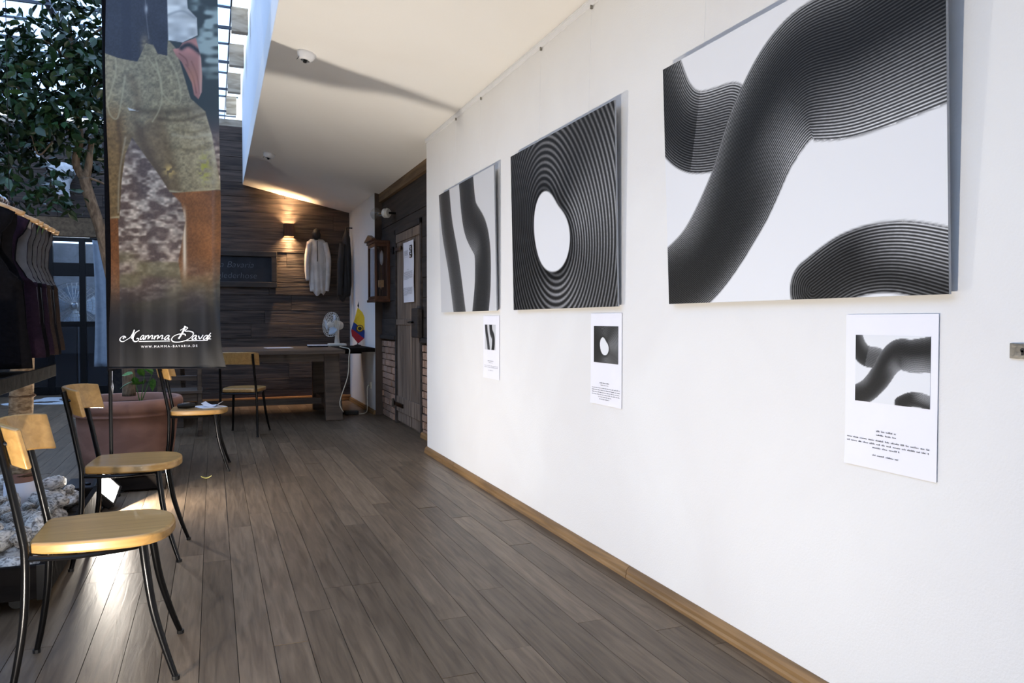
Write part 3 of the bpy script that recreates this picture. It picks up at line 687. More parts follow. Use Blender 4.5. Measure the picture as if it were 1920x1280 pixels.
# young plant in the same pot
yp = thing('pot_seedling', 'small bright green seedling sprouting in the terracotta pot', 'plant', (PC.x+.10, PC.y-.12, .470))
for (a, b, h_) in ((.03, -.02, .22), (.09, .01, .26), (-.05, 0, .24)):
    MB().tube([(PC.x+.10, PC.y-.12, .47), (PC.x+.10+a*.6, PC.y-.12+b, .47+h_*.6), (PC.x+.10+a, PC.y-.12+b, .47+h_)], [.004,.003,.002], 6).build('stem', 'young_leaf', yp)
    for q in range(3):
        o = bpy.data.objects.new('leaf', YLM); C.objects.link(o); o.parent = yp
        o.matrix_local = Matrix.Translation(-wloc(yp)) @ leaf_tf(Vector((PC.x+.10+a, PC.y-.12+b, .47+h_-.03*q)), .11)

# ================================================================ STONE PLANTER WITH A PALE TRUNK
pl = thing('stone_planter', 'low dark wooden planter box on castors filled with white stones', 'planter', (-1.35, 4.05, 0))
px0, px1, py0, py1, pz0, pz1 = -2.10, -.605, 3.33, 4.80, .055, .185
MB().box(px0, px1, py0, py0+.028, pz0, pz1).build('side_board', 'planter_wood', pl, bevel=.004); MB().box(px0, px1, py1-.028, py1, pz0, pz1).build('side_board', 'planter_wood', pl, bevel=.004)
MB().box(px1-.028, px1, py0+.028, py1-.028, pz0, pz1).build('side_board', 'planter_wood', pl, bevel=.004); MB().box(px0, px0+.028, py0+.028, py1-.028, pz0, pz1).build('side_board', 'planter_wood', pl, bevel=.004)
MB().box(px0+.028, px1-.028, py0+.028, py1-.028, pz0, pz1-.07).build('bottom', 'soil', pl)
for sy in (py0-.006, py1+.001): MB().box(px1-.03, px1+.004, sy, sy+.005, pz0-.002, pz1+.002).build('corner_plate', 'black_steel', pl)
for x in (-2.0, -1.35, -.72):
    for y in (3.42, 4.70):
        cst = MB().lathe([(.026, -.011), (.027, 0), (.026, .011)], (x, y, .027), 14, (0,1,0)).build('castor', 'black_plastic', pl, smooth=True)
        MB().box(x-.018, x+.018, y-.016, y+.016, .053, .057).build('castor_plate', 'chrome', cst)
def pebble_mesh(seed):
    rs = random.Random(seed); mb = MB(); n, mrows = 12, 7; ph = [rs.uniform(0, 6.28) for _ in range(6)]
    def f(u, v):
        t, p = u*2*math.pi, (v-.5)*math.pi; d = Vector((math.cos(p)*math.cos(t), math.cos(p)*math.sin(t), math.sin(p)))
        k = 1 + .13*math.sin(3*d.x+ph[0]+2*d.y) + .11*math.sin(4*d.z+ph[1]+2.4*d.x) + .08*math.sin(5*d.y+ph[2]); return d*k
    mb.grid(n, mrows, f, closeu=True); me = mb.mesh('pebble_mesh'); me.polygons.foreach_set('use_smooth', [True]*len(me.polygons)); me.materials.append(MATS['pebble']); return me
PM = [pebble_mesh(k) for k in range(6)]
random.seed(21); placed = []; tries = 0
while len(placed) < 210 and tries < 20000:
    tries += 1
    s = random.uniform(.038, .062) if len(placed) < 130 else random.uniform(.024, .042)
    x, y = random.uniform(-1.45, px1-.035-s), random.uniform(py0+.035+s, py1-.04-s)
    if math.hypot(x+.918, y-4.469) < s+.075: continue
    z = pz1-.07+s*.62
    hit = [q for q in placed if math.hypot(x-q[0], y-q[1]) < (s+q[3])*.80]
    if hit:
        if len(hit) > 3 or len(placed) < 60: continue
        z = max(max(q[2]+math.sqrt(max(0, ((s+q[3])*.78)**2-(x-q[0])**2-(y-q[1])**2))*.8 for q in hit), z)
        if z > .27: continue
    placed.append((x, y, z, s))
for k, (x, y, z, s) in enumerate(placed):
    o = bpy.data.objects.new('white_stone', PM[k % 6]); C.objects.link(o); o.location = (x, y, z)
    o.rotation_euler = (jit(.35), jit(.35), random.uniform(0, 6.28)); o.scale = (s*random.uniform(1, 1.25), s, s*random.uniform(.62, .8))
    tag(o, 'rounded white stone lying in the dark planter box', 'stone', 'white stones in the planter box')
pt2 = thing('planter_tree', 'slim tree with pale ringed trunk, white wrap at its foot, rising from the stones', 'tree', (-.918, 4.469, pz1-.07))
TB = Vector((-.918, 4.469, 0)); TP = [TB+Vector((0,0,.11)), TB+Vector((.0,0,.45)), TB+Vector((.02,-.01,.85)), TB+Vector((.02,0,1.2)), TB+Vector((-.05,.05,1.55)), TB+Vector((-.35,.12,2.1)), TB+Vector((-.7,.15,2.6))]
MB().tube(TP, [.062,.056,.053,.050,.045,.035,.02], 16, smooth=6).build('trunk', 'pale_bark', pt2, smooth='all')
for z in (.33, .46, .60, .73, .85, .97): MB().lathe([(.054, 0), (.062, .008), (.054, .016)], TB+Vector((.004+.018*z, -.003, z)), 16, capb=False, capt=False).build('bark_ring', 'ringed_bark', pt2, smooth='all')
MB().lathe([(.078, .115), (.074, .20), (.070, .30), (.067, .305)], TB, 18, capb=False, capt=False).build('wrap', 'paper', pt2, smooth='all')
MB().lathe([(.0635, .305), (.0625, .35)], TB, 18, capb=False, capt=False).build('band', 'terracotta', pt2, smooth='all')
foliage(pt2, [(TB+Vector((-.95,.2,2.6)), (.5,.45,.35), 420), (TB+Vector((-.55,.4,2.35)), (.3,.35,.25), 150)], 60, .085, 11)

# ================================================================ HANGING CLOTHES RACK
RX, RZ = -.885, 1.665
rk_ = thing('clothes_rack', 'suspended steel clothes rail with a dark shelf under the hanging vests', 'rack', (RX, 3.55, .86))
MB().tube([(RX, 2.55, RZ), (RX, 4.24, RZ)], .013, 12).build('rail', 'chrome', rk_, smooth=True)
MB().box(RX-.20, RX+.19, 2.9, 4.08, .865, .885).build('shelf', 'planter_wood', rk_, bevel=.004)
MB().box(RX+.19, RX+.20, 2.9, 4.08, .86, .915).build('shelf_lip', 'planter_wood', rk_, bevel=.002)
for y in (2.62, 4.20):
    MB().tube([(RX, y, 4.10), (RX, y, RZ)], .0015, 6).build('cable', 'black_steel', rk_)
    MB().tube([(RX, y, RZ), (RX-.19, 4.06 if y > 3 else 2.92, .875)], .003, 6).build('cable', 'steel_wire', rk_)
    MB().lathe([(.02, -.02), (.02, .02)], (RX, y, RZ), 12, (0,1,0)).build('collar', 'black_steel', rk_, smooth=True)
def interp(tab, z):
    tab = sorted(tab)
    for (a, b), (c, d) in zip(tab[:-1], tab[1:]):
        if a <= z <= c: t = (z-a)/(c-a); t = t*t*(3-2*t); return b+(d-b)*t
    return tab[0][1] if z < tab[0][0] else tab[-1][1]
def make_vest(y, mat, trim, label, hlabel, rot, length=.66, lin_='grey_lining'):
    zs = RZ-.075                               # shoulder height
    h = thing('coat_hanger', hlabel, 'hanger', (RX, y, zs-.02), 0, 'wooden hangers on the rail')
    c, s_ = math.cos(R(rot)), math.sin(R(rot)); W = lambda a, b, z: (RX + a*c - b*s_, y + a*s_ + b*c, z)
    hk = [W(.0, 0, zs+.005), W(0, 0, zs+.045), W(.013, 0, zs+.062), W(.014, 0, zs+.078), W(0, 0, zs+.0935), W(-.015, 0, zs+.080)]
    MB().tube(hk, .0025, 6, smooth=4).build('hook', 'chrome', h, smooth=True)
    MB().tube([W(-.215, .004, zs-.062), W(-.14, 0, zs-.034), W(-.05, 0, zs-.006), W(0, 0, zs+.004), W(.05, 0, zs-.006), W(.14, 0, zs-.034), W(.215, .004, zs-.062)], [.010,.012,.012,.012,.012,.012,.010], 8, smooth=4).build('arm', 'hanger_wood', h, smooth='all')
    v = thing('waistcoat', label, 'waistcoat', (RX, y, zs-length-.03), 0, 'waistcoats on the rail')
    outf = [(0, .185), (.05, .172), (.12, .138), (.20, .132), (.27, .165), (.31, .205), (.45, .212), (length, .232)]
    outb = [(0, .190), (.05, .188), (.12, .172), (.20, .168), (.27, .188), (.31, .207), (.45, .214), (length, .232)]
    inn = [(0, .075), (.10, .060), (.22, .020), (.30, .004), (.50, .004), (length-.05, .006), (length, .05)]
    nv = 26
    def drop(x, zz): return zz + .30*max(0, abs(x)-.05)*max(0, 1-zz/.3)   # shoulder slope
    for sgn in (-1, 1):
        mb = MB()
        def f(u, w, sgn=sgn):
            zz = w*length; a, b = interp(inn, zz), interp(outf, zz); x = a+(b-a)*u
            dpt = .016+.017*min(1, zz/.3); yy = -dpt*math.sqrt(max(0, 1-(x/(b+.0001))**2*.98)) if zz > .31 else -.018-.02*min(1, zz/.3)*(1-u*.6)
            if zz < .05: yy *= (.5+10*zz)
            return W(sgn*x, yy + .006*math.sin(x*40+zz*9), zs-.012-drop(x, zz) + (-.03*u if False else 0))
        mb.grid(7, nv, f); fo = mb.build('front_panel', mat, v, smooth='all', solid=.004)
        # trim along the front edge and the armhole
        MB().tube([f(1, w/24) for w in range(0, 12)], .0035, 5).build('armhole_trim', trim, fo)
        MB().tube([f(0, w/24) for w in range(0, 25)], .004, 5).build('edge_trim', trim, fo)
    def fb(u, w, off=0.):
        zz = w*length; b = interp(outb, zz); x = (u*2-1)*b; dpt = .016+.017*min(1, zz/.3)
        yy = dpt*math.sqrt(max(0, 1-(x/(b+.0001))**2*.98)) if zz > .31 else .018+.02*min(1, zz/.3)*(1-abs(u*2-1)*.6)
        if zz < .05: yy *= (.5+10*zz)
        neck = .035*max(0, 1-(x/.08)**2)*max(0, 1-zz/.05)
        return W(x, yy - off, zs-.012-drop(x, zz)-neck)
    MB().grid(15, nv, fb).build('back_panel', mat, v, smooth='all', solid=.003)
    MB().grid(15, nv, lambda u, w: fb(.004+u*.992, .004+w*.93, .0045)).build('lining', lin_, v, smooth='all')
vs_ = [(3.40, 'black_cloth', 'black_cloth', 'black felt waistcoat hanging first on the rail, before the plum one', .645, 4),
       (3.66, 'plum_cloth', 'black_cloth', 'plum wool waistcoat with pale grey lining, behind the black felt one', .615, 2),
       (3.76, 'black_cloth', 'grey_lining', 'black waistcoat edged in pale grey, hanging between two plum ones', .615, -3),
       (3.85, 'plum_cloth', 'green_trim', 'plum waistcoat with moss green edging on the rail', .61, 3),
       (3.94, 'brown_cloth', 'green_trim', 'brown waistcoat with moss green edging on the rail', .615, 3),
       (4.02, 'dark_cloth', 'grey_lining', 'charcoal waistcoat with grey edging on the rail', .615, -2),
       (4.10, 'brown_cloth', 'black_cloth', 'brown waistcoat with black edging, last on the rail', .60, 5)]
for (y, m_, tr_, lab, ln, ro) in vs_:
    make_vest(y, m_, tr_, lab, 'wooden coat hanger inside the ' + lab.split(' ')[0] + ' waistcoat ' + {'black felt':'first on the rail','plum wool':'next to the black felt one','black waistcoat':'edged in pale grey','plum waistcoat':'with green edging','brown waistcoat':('with green edging' if 'green' in lab else 'with black edging'),'charcoal waistcoat':'with grey edging'}[' '.join(lab.split(' ')[:2])], ro, ln, 'black_cloth' if 'felt waistcoat' in lab else 'grey_lining')

# ================================================================ PICTURES ON THE WALL
m, nt, p = newmat('picture_print'); L = nt.links
def attr(n): a = nt.nodes.new('ShaderNodeAttribute'); a.attribute_name = n; return a.outputs['Fac']
def mth(op, a, b=None, c=None):
    n = nt.nodes.new('ShaderNodeMath'); n.operation = op
    for i, v in enumerate((a, b, c)):
        if v is None: continue
        if isinstance(v, (int, float)): n.inputs[i].default_value = v
        else: L.new(v, n.inputs[i])
    return n.outputs[0]
st = mth('SINE', mth('MULTIPLY', attr('phase'), 6.2832)); st = mth('POWER', mth('MULTIPLY_ADD', st, .5, .5), 2.0)
gy = mth('MULTIPLY', attr('tone'), mth('MULTIPLY_ADD', st, 1.5, .10))
nz = nt.nodes.new('ShaderNodeTexNoise'); nz.inputs['Scale'].default_value = 70; nz.inputs['Detail'].default_value = 5
gy = mth('MULTIPLY', gy, mth('MULTIPLY_ADD', nz.outputs['Fac'], .9, .55))
mk_ = attr('mask'); val = mth('ADD', mth('MULTIPLY', gy, mk_), mth('MULTIPLY', mth('SUBTRACT', 1., mk_), attr('ground')))
cb = nt.nodes.new('ShaderNodeCombineColor'); L.new(val, cb.inputs[0]); L.new(mth('MULTIPLY', val, 1.01), cb.inputs[1]); L.new(mth('MULTIPLY', val, 1.04), cb.inputs[2])
L.new(cb.outputs[0], p.inputs['Base Color']); p.inputs['Roughness'].default_value = .45; p.inputs['Specular IOR Level'].default_value = .15
def band(U, V, P, w0, w1=None, lines=16):
    """a ribbed ribbon along a smooth path: returns across-position s in [-1,1], along-position, inside mask"""
    P, _ = spline([Vector((a, b, 0)) for a, b in P], [1]*len(P), 14); n = len(P)
    best = np.full(U.shape, 1e9); S = np.zeros(U.shape); T = np.zeros(U.shape); W_ = np.zeros(U.shape)
    for i in range(n-1):
        a, b = P[i], P[i+1]; ex, ey = b.x-a.x, b.y-a.y; l2 = ex*ex+ey*ey+1e-12
        t = np.clip(((U-a.x)*ex+(V-a.y)*ey)/l2, 0, 1); dx, dy = U-a.x-t*ex, V-a.y-t*ey; d = np.hypot(dx, dy)
        k = d < best; best = np.where(k, d, best); S = np.where(k, d*np.sign(ex*dy-ey*dx), S); T = np.where(k, (i+t)/(n-1), T)
    w = w0 if w1 is None else w0+(w1-w0)*T
    return S/w, T, sm(-(best-w), -.003, .004)
def design(kind, U, V):
    tone = np.zeros(U.shape); ph = np.zeros(U.shape); mask = np.zeros(U.shape); ground = np.full(U.shape, .80)
    def put(s, t, m, lines, f):
        nonlocal tone, ph, mask
        k = m > .5; tone = np.where(k, f(s, t), tone); ph = np.where(k, s*lines, ph); mask = np.maximum(mask, m)
    edge = lambda s: .05+.30*np.abs(s)**5
    if kind == 'waves':          # three broad ribbed ribbons sweeping over a pale ground
        put(*band(U, V, [(-.05,1.02),(.06,.80),(.20,.69),(.42,.66)], .16), 16, lambda s, t: .035+.16*np.abs(s+.2)**3+.10*(t > .7))
        put(*band(U, V, [(.84,.03),(1.00,.10),(1.18,.11),(1.40,.05)], .105), 11, lambda s, t: .035+.30*sm(t, .35, .75)*sm(s, -.7, .6)+.12*np.abs(s)**4)
        put(*band(U, V, [(-.08,.04),(.22,.16),(.46,.38),(.62,.60),(.80,.73),(1.05,.72),(1.40,.76)], .16, .25), 24,
            lambda s, t: .03+.22*np.exp(-((t-.52)/.10)**2)*sm(-s, -.3, .8)+.30*np.exp(-((t-.86)/.14)**2)*sm(-s, -.2, .9)+.10*np.exp(-((t-.2)/.1)**2)*sm(s, .1, .9)+.22*np.abs(s)**5)
    elif kind == 'tunnel':       # ribs running round an oval opening
        cx, cy = .58, .44; a = np.arctan2(V-cy, U-cx); rr = .20+.035*np.cos(a*2+1.0)+.012*np.cos(a*3+.4)
        d = np.hypot((U-cx)*.95, (V-cy)*.80)-rr
        mask = sm(d, -.002, .006); ph = d*34+.8*np.sin(a*2+d*4)
        lit = .10*np.exp(-((a+1.2)/.7)**2)+.13*np.exp(-((a-.15)/.45)**2)+.05*np.exp(-((a-1.5)/.6)**2)
        tone = .035+1.5*lit*sm(d, .0, .10)
        ground[:] = .82
    else:                        # two upright ribbed ribbons leaning past each other
        ground[:] = .62
        put(*band(U, V, [(.14,1.05),(.22,.70),(.38,.36),(.52,-.05)], .15), 13, lambda s, t: .05+.13*np.abs(s-.15)**3+.05*t)
        put(*band(U, V, [(.72,1.05),(.80,.72),(1.04,.50),(1.06,.22),(.98,-.05)], .17), 15, lambda s, t: .045+.16*np.exp(-((t-.45)/.14)**2)*sm(-s, -.2, .9)+.10*np.abs(s)**4)
    return tone, ph, mask, ground
def print_face(name, kind, parent, nu, nv, fn):
    u, v = np.meshgrid(np.linspace(0, 4/3, nu), np.linspace(0, 1, nv)); A4 = design(kind, u, v)
    me = bpy.data.meshes.new(name); off = wloc(parent)
    me.from_pydata([Vector(fn(a, b))-off for a, b in zip(u.ravel()*.75, v.ravel())], [], [(j*nu+i, j*nu+i+1, (j+1)*nu+i+1, (j+1)*nu+i) for j in range(nv-1) for i in range(nu-1)])
    for nm, arr in zip(('tone', 'phase', 'mask', 'ground'), A4):
        at = me.attributes.new(nm, 'FLOAT', 'POINT'); at.data.foreach_set('value', arr.ravel().astype(np.float32))
    me.materials.append(MATS['picture_print']); o = bpy.data.objects.new(name, me); C.objects.link(o); o.parent = parent; return o
def picture(yl, yr, z0, z1, kind, label, lean, wires):
    t = thing('wall_picture', label, 'picture', (WX-.02, (yl+yr)/2, z0), 0, 'large black and white prints on the picture wall')
    H = z1-z0; xb, xt = WX-.016, WX-.016-lean
    X = lambda b: xb+(xt-xb)*b
    def P(a, b, c): return (X(b)-c, yl-(yl-yr)*a, z0+H*b)        # a 0..1 left to right, b bottom to top, c out from the panel back
    MB().add([P(0,0,0),P(1,0,0),P(1,1,0),P(0,1,0),P(0,0,.008),P(1,0,.008),P(1,1,.008),P(0,1,.008)], [(0,3,2,1),(4,5,6,7),(0,1,5,4),(1,2,6,5),(2,3,7,6),(3,0,4,7)]).build('panel', 'alu', t)
    print_face('print', kind, t, 232, 174, lambda a, b: P(a, b, .0084))
    bf = MB()
    for (a0, a1, b0, b1) in ((.06,.94,.04,.07),(.06,.94,.90,.93),(.06,.09,.07,.90),(.91,.94,.07,.90)):
        bf.add([P(a0,b0,-.014),P(a1,b0,-.014),P(a1,b1,-.014),P(a0,b1,-.014),P(a0,b0,0),P(a1,b0,0),P(a1,b1,0),P(a0,b1,0)], [(0,3,2,1),(4,5,6,7),(0,1,5,4),(1,2,6,5),(2,3,7,6),(3,0,4,7)])
    bf.build('subframe', 'alu', t)
    for y in wires:
        a = (yl-y)/(yl-yr); w = MB().tube([P(a, .91, -.010), (WX-.008, y, 2.585)], .0006, 5).build('wire', 'white_metal', t)
        MB().box(WX-.014, WX-.004, y-.004, y+.004, 2.582, 2.600).build('hook', 'lock_metal', w)
picture(2.525, 1.317, 1.183, 2.083, 'waves', 'black and white print of broad ribbed ribbons sweeping upward, on the white wall', .034, (2.30, 1.52))
picture(4.165, 2.928, 1.180, 2.078, 'tunnel', 'dark striped print with a bright oval opening, hanging between the two other prints', .020, (3.805, 3.215))
picture(5.690, 4.455, 1.180, 2.086, 'ribbons', 'black and white print of two upright ribbed ribbons, nearest the plank door', .018, (5.35, 4.794))
t = thing('picture_rail', 'thin white picture hanging rail along the top of the white wall', 'rail', (WX-.01, 2, 2.597))
MB().box(WX-.012, WX, -2.9, YC-.002, 2.598, 2.628).build('channel', 'white_metal', t, bevel=.002); MB().box(WX-.016, WX, -2.9, YC-.002, 2.624, 2.630).build('top_lip', 'white_metal', t)
# ---- description sheets
def words(mb, a0, a1, b, hgt, fn, rs, center=None):
    a = a0
    while a < a1:
        w = rs.uniform(.03, .095); e = min(a+w, a1); q = a
        while q < e:
            lw = rs.uniform(.006, .011); hh = hgt*rs.choice((.62, .62, .7, 1.)); 
            mb.add([fn(q, b), fn(min(q+lw*.62, e), b), fn(min(q+lw*.62, e), b+hh), fn(q, b+hh)], [(0,1,2,3)])
            mb.add([fn(q, b), fn(min(q+lw, e), b), fn(min(q+lw, e), b+hh*.2), fn(q, b+hh*.2)], [(0,1,2,3)]); q += lw*1.25
        a = e+.018
def info_sheet(yl, yr, z0, z1, kind, label, lines, seed, img):
    x = WX-.0035; W_, H = yl-yr, z1-z0; rs = random.Random(seed)
    t = thing('info_sheet', label, 'sheet', (x, (yl+yr)/2, z0), 0, 'info sheets under the prints')
    dx = lambda a, b: x - .004*max(0, .10-b)*8*max(0, .2-a)*5
    nu, nv = 13, 17; mb = MB(); mb.grid(nu, nv, lambda a, b: (dx(a, b), yl-W_*a, z0+H*b)); mb.build('paper', 'paper', t, solid=.0008)
    S = lambda a, b: (dx(a, b)-.0012, yl-W_*a, z0+H*b)
    a0, a1, b0, b1 = img; print_face('image', kind, t, 90, 68, lambda a, b: S(a0+(a1-a0)*a, b0+(b1-b0)*b))
    tx = MB()
    for (c, w, b, hg) in lines: words(tx, c-w/2, c+w/2, b, hg, S, rs)
    tx.build('lettering', 'ink', t)
    return t
big = [(.48,.22,.243,.011),(.48,.22,.219,.009)] + [(.48,.90,.182,.010),(.48,.90,.158,.010),(.48,.30,.134,.010)] + [(.48,.30,.085,.010)]
info_sheet(1.655, 1.360, .714, 1.136, 'waves', 'white sheet with a small ribbon image and text, below the sweeping ribbon print', big, 1, (.12, .93, .43, .865))
mid = [(.47,.32,.235,.012),(.47,.24,.212,.010)] + [(.5,.9,.178-.024*k,.010) for k in range(4)] + [(.48,.42,.082,.010),(.46,.32,.058,.010)]
info_sheet(3.221, 2.927, .727, 1.152, 'tunnel', 'white sheet with a small dark image and text, below the striped oval print', mid, 2, (.11, .90, .46, .86))
sml = [(.47,.36,.275,.014),(.47,.24,.250,.010),(.5,.84,.200,.010),(.5,.84,.176,.010),(.48,.30,.128,.010)]
info_sheet(4.763, 4.460, .740, 1.148, 'ribbons', 'white sheet with a small image and text, below the upright ribbons print', sml, 3, (.10, .78, .46, .86))
t = thing('lock_plate', 'small worn metal lock plate with a keyhole set on the white wall', 'plate', (WX-.004, 1.10, 1.034))
MB().box(WX-.006, WX, 1.02, 1.178, 1.034, 1.068).build('plate', 'lock_metal', t, bevel=.001)
MB().lathe([(.005, 0), (.005, .0012)], (WX-.0062, 1.148, 1.053), 12, (-1,0,0)).box(WX-.0074, WX-.0062, 1.1455, 1.1505, 1.042, 1.053).build('keyhole', 'black_plastic', t)
# ================================================================ CEILING FIXTURES
for (px_, py_, lab) in ((575, 100, 'small white ceiling spotlight cup nearest the light well, above the chairs'), (505, 288, 'small white ceiling spotlight cup above the long wooden table')):
    r = ray(px_, py_); sl = (ZE-CZ)/(WX-.36); k = (CZ+WX*sl-CH)/(r.z+sl*r.x); q = O+r*k; nrm = Vector((-sl, 0, -1)).normalized()
    t = thing('ceiling_spot', lab, 'light', q + nrm*.06, 0, 'ceiling spotlight cups')
    MB().lathe([(.062, 0), (.060, .012), (.046, .038), (.030, .050)], q, 24, nrm, capt=False).build('cup', 'white_metal', t, smooth='all', solid=.002)
    MB().lathe([(.012, .01), (.012, .062)], q, 12, nrm).build('socket', 'black_plastic', t)
    MB().obox(q+nrm*.036+Vector((-.046,-.010,0)), Vector((.010,0,.012)), (0,.012,0), (.002,0,.002)).build('clip', 'black_plastic', t)

# ================================================================ FAR END: TABLE AND WHAT IS ON IT
TZ = .79
t = thing('long_table', 'long dark wooden table with splayed trestle legs along the board wall', 'table', (.35, 9.2, 0))
for k in range(6): y0 = 8.50+k*.232; MB().box(-.70, 1.365, y0+.001, y0+.230, TZ-.045, TZ).build('top_board', 'table_wood', t, bevel=.004)
MB().box(-.55, 1.32, 8.62, 8.66, TZ-.13, TZ-.045).build('apron', 'table_wood', t); MB().box(-.55, 1.32, 9.72, 9.76, TZ-.13, TZ-.045).build('apron', 'table_wood', t)
for x in (-.42, 1.22):
    for (yt, yb) in ((8.66, 8.62), (9.72, 9.78)):
        MB().add([(x-.06,yb-.05,0),(x+.13,yb-.05,0),(x+.13,yb+.05,0),(x-.06,yb+.05,0),(x-.07,yt-.05,TZ-.045),(x+.09,yt-.05,TZ-.045),(x+.09,yt+.05,TZ-.045),(x-.07,yt+.05,TZ-.045)],
                 [(0,3,2,1),(4,5,6,7),(0,1,5,4),(1,2,6,5),(2,3,7,6),(3,0,4,7)]).build('leg', 'table_wood', t, bevel=.005)
    MB().box(x-.05, x+.09, 8.70, 9.70, TZ-.13, TZ-.05).build('cross_rail', 'table_wood', t)
MB().box(-.40, 1.24, 9.18, 9.24, .13, .20).build('stretcher', 'table_wood', t, bevel=.004)
for x in (-.42, 1.22): MB().box(x-.03, x+.07, 8.66, 9.74, .12, .21).build('foot_rail', 'table_wood', t)
t = thing('wall_shelf', 'short dark shelf board joining the table to the white pier', 'shelf', (1.575, 9.4, TZ-.05))
MB().box(1.37, 1.7845, 8.93, 9.89, TZ-.045, TZ+.002).build('board', 'planter_wood', t, bevel=.004); MB().box(1.37, 1.7845, 9.80, 9.86, TZ-.10, TZ-.045).build('batten', 'planter_wood', t)
def fan(c, axis, r, hub, nblade, parent, cagemat, blademat, depth=.09, rings=5, wires=28, wr=.0016):
    c, ax = Vector(c), Vector(axis).normalized(); a = ax.cross(Vector((0,0,1))).normalized(); b = a.cross(ax)
    P = lambda rr, q, d: c + (a*math.cos(q)+b*math.sin(q))*rr + ax*d
    cg = MB()
    for k in range(1, rings+1):
        rr = r*k/rings
        for sg in (-1, 1): cg.tube([P(rr, 2*math.pi*i/28, sg*depth*.5*(1-(rr/r)**2*.75)) for i in range(28)], wr*1.4 if k == rings else wr, 5, closed=True)
    for i in range(wires):
        q = 2*math.pi*i/wires
        for sg in (-1, 1): cg.tube([P(hub*.8, q, sg*depth*.5), P(r*.6, q+.06, sg*depth*.5*.73), P(r, q+.1, sg*depth*.5*.25)], wr*.8, 4, cap=False)
    cg.build('cage', cagemat, parent)
    for k in range(nblade):
        q0 = 2*math.pi*k/nblade; mb = MB()
        mb.grid(7, 6, lambda u, v: P(hub*.6+(r*.86-hub*.6)*v, q0+(u-.5)*(1.2-.25*v)*(.6+.6*v), (u-.5)*depth*.45)); mb.build('blade', blademat, parent, smooth='all', solid=.002)
    MB().lathe([(hub*.2, -depth*.4), (hub, -depth*.25), (hub, depth*.25), (hub*.5, depth*.52), (.001, depth*.55)], c, 18, ax).build('hub', cagemat, parent, smooth=True)
    return c, ax
fb_ = onz(624, 649, TZ); fb_ = Vector((min(fb_.x, 1.50), fb_.y, TZ)); fcx = dep(620, 610, (fb_.x*math.sin(YAW)+fb_.y*math.cos(YAW)))
fb_ = Vector((fcx.x+.03, 9.72, TZ)); sc_ = 9.72/fcx.y; fc = Vector((fcx.x, 9.70, TZ+.275))
t = thing('desk_fan', 'cream desk fan with wire cage standing on the long table', 'fan', fb_)
c, ax = fan(fc, (-.88, -.48, .10), .155, .038, 3, t, 'cream_plastic', 'fan_blue', .10, 5, 24, .0018)
MB().lathe([(.045, -.16), (.058, -.13), (.060, -.06), (.040, -.045)], fc, 20, ax).build('motor', 'cream_plastic', t, smooth=True)
nk = fc - ax*.10; MB().tube([nk+Vector((0,0,-.02)), (fb_.x+.05, fb_.y+.03, TZ+.12), (fb_.x+.05, fb_.y+.03, TZ+.03)], [.022,.026,.034], 12).build('neck', 'cream_plastic', t, smooth=True)
MB().box(fb_.x-.06, fb_.x+.16, fb_.y-.06, fb_.y+.13, TZ, TZ+.035).build('base', 'cream_plastic', t, bevel=.012)
cbp = [(fb_.x+.16, fb_.y+.02, TZ+.012), (1.44, 9.4, TZ+.010), (1.43, 8.95, TZ+.008), (1.405, 8.46, TZ+.006), (1.395, 8.44, TZ-.08), (1.385, 8.46, .5), (1.30, 8.48, .22), (1.34, 8.50, .10)]
MB().tube(cbp, .0055, 6, smooth=4).build('cable', 'cable_white', t, smooth='all')
nb = thing('notebook', 'white covered notebook lying on the table in front of the desk fan', 'notebook', (1.20, 9.55, TZ))
MB().box(1.08, 1.31, 9.46, 9.60, TZ, TZ+.018).build('pages', 'dark_cloth', nb); MB().box(1.078, 1.312, 9.458, 9.602, TZ+.018, TZ+.028).build('cover', 'paper', nb)
sheet_on('table_paper', 'thin white paper lying alone on the long table', 'paper', 'paper', .72, 9.35, .30, .21, 8, TZ+.0005, .004)
# table flag
fx, fy = 1.70, 9.62
ft = thing('table_flag', 'small yellow, blue and red table flag with a round emblem on a dark pole', 'flag', (fx, fy, TZ+.002))
MB().lathe([(.045, 0), (.045, .012), (.012, .022), (.006, .03)], (fx, fy, TZ+.002), 20).build('base', 'black_plastic', ft, smooth=True)
MB().tube([(fx, fy, TZ+.02), (fx+.01, fy, TZ+.50)], .004, 8).build('pole', 'black_plastic', ft); MB().lathe([(.002, 0), (.011, .02), (.004, .05), (.001, .075)], (fx+.01, fy, TZ+.49), 12).build('finial', 'black_plastic', ft, smooth=True)
FO = [(.00,.49),(.055,.43),(.105,.30),(.125,.20),(.105,.12),(.00,.035),(-.075,.13),(-.085,.20),(-.045,.34)]
def flagpt(a, b, lift=0): return (fx+a+.004, fy-.012-.012*math.sin(a*50+b*9)-lift, TZ+b)
def clip(poly, n, c, keep):     # half-plane clip in flag coordinates
    out = []; f = lambda q: (q[0]*n[0]+q[1]*n[1]-c)*keep
    for i in range(len(poly)):
        p_, q_ = poly[i], poly[(i+1) % len(poly)]; fp, fq = f(p_), f(q_)
        if fp >= 0: out.append(p_)
        if (fp > 0) != (fq > 0): s_ = fp/(fp-fq); out.append((p_[0]+(q_[0]-p_[0])*s_, p_[1]+(q_[1]-p_[1])*s_))
    return out
nn_ = (.62, .78); c1_, c2_ = .205, .125
for nm, mt_, poly in (('yellow_field', 'flag_yellow', clip(FO, nn_, c1_, 1)), ('blue_stripe', 'flag_blue', clip(clip(FO, nn_, c1_, -1), nn_, c2_, 1)), ('red_stripe', 'flag_red', clip(FO, nn_, c2_, -1))):
    MB().prism(poly, lambda a, b, c: flagpt(a, b, c), .003).build(nm, mt_, ft)
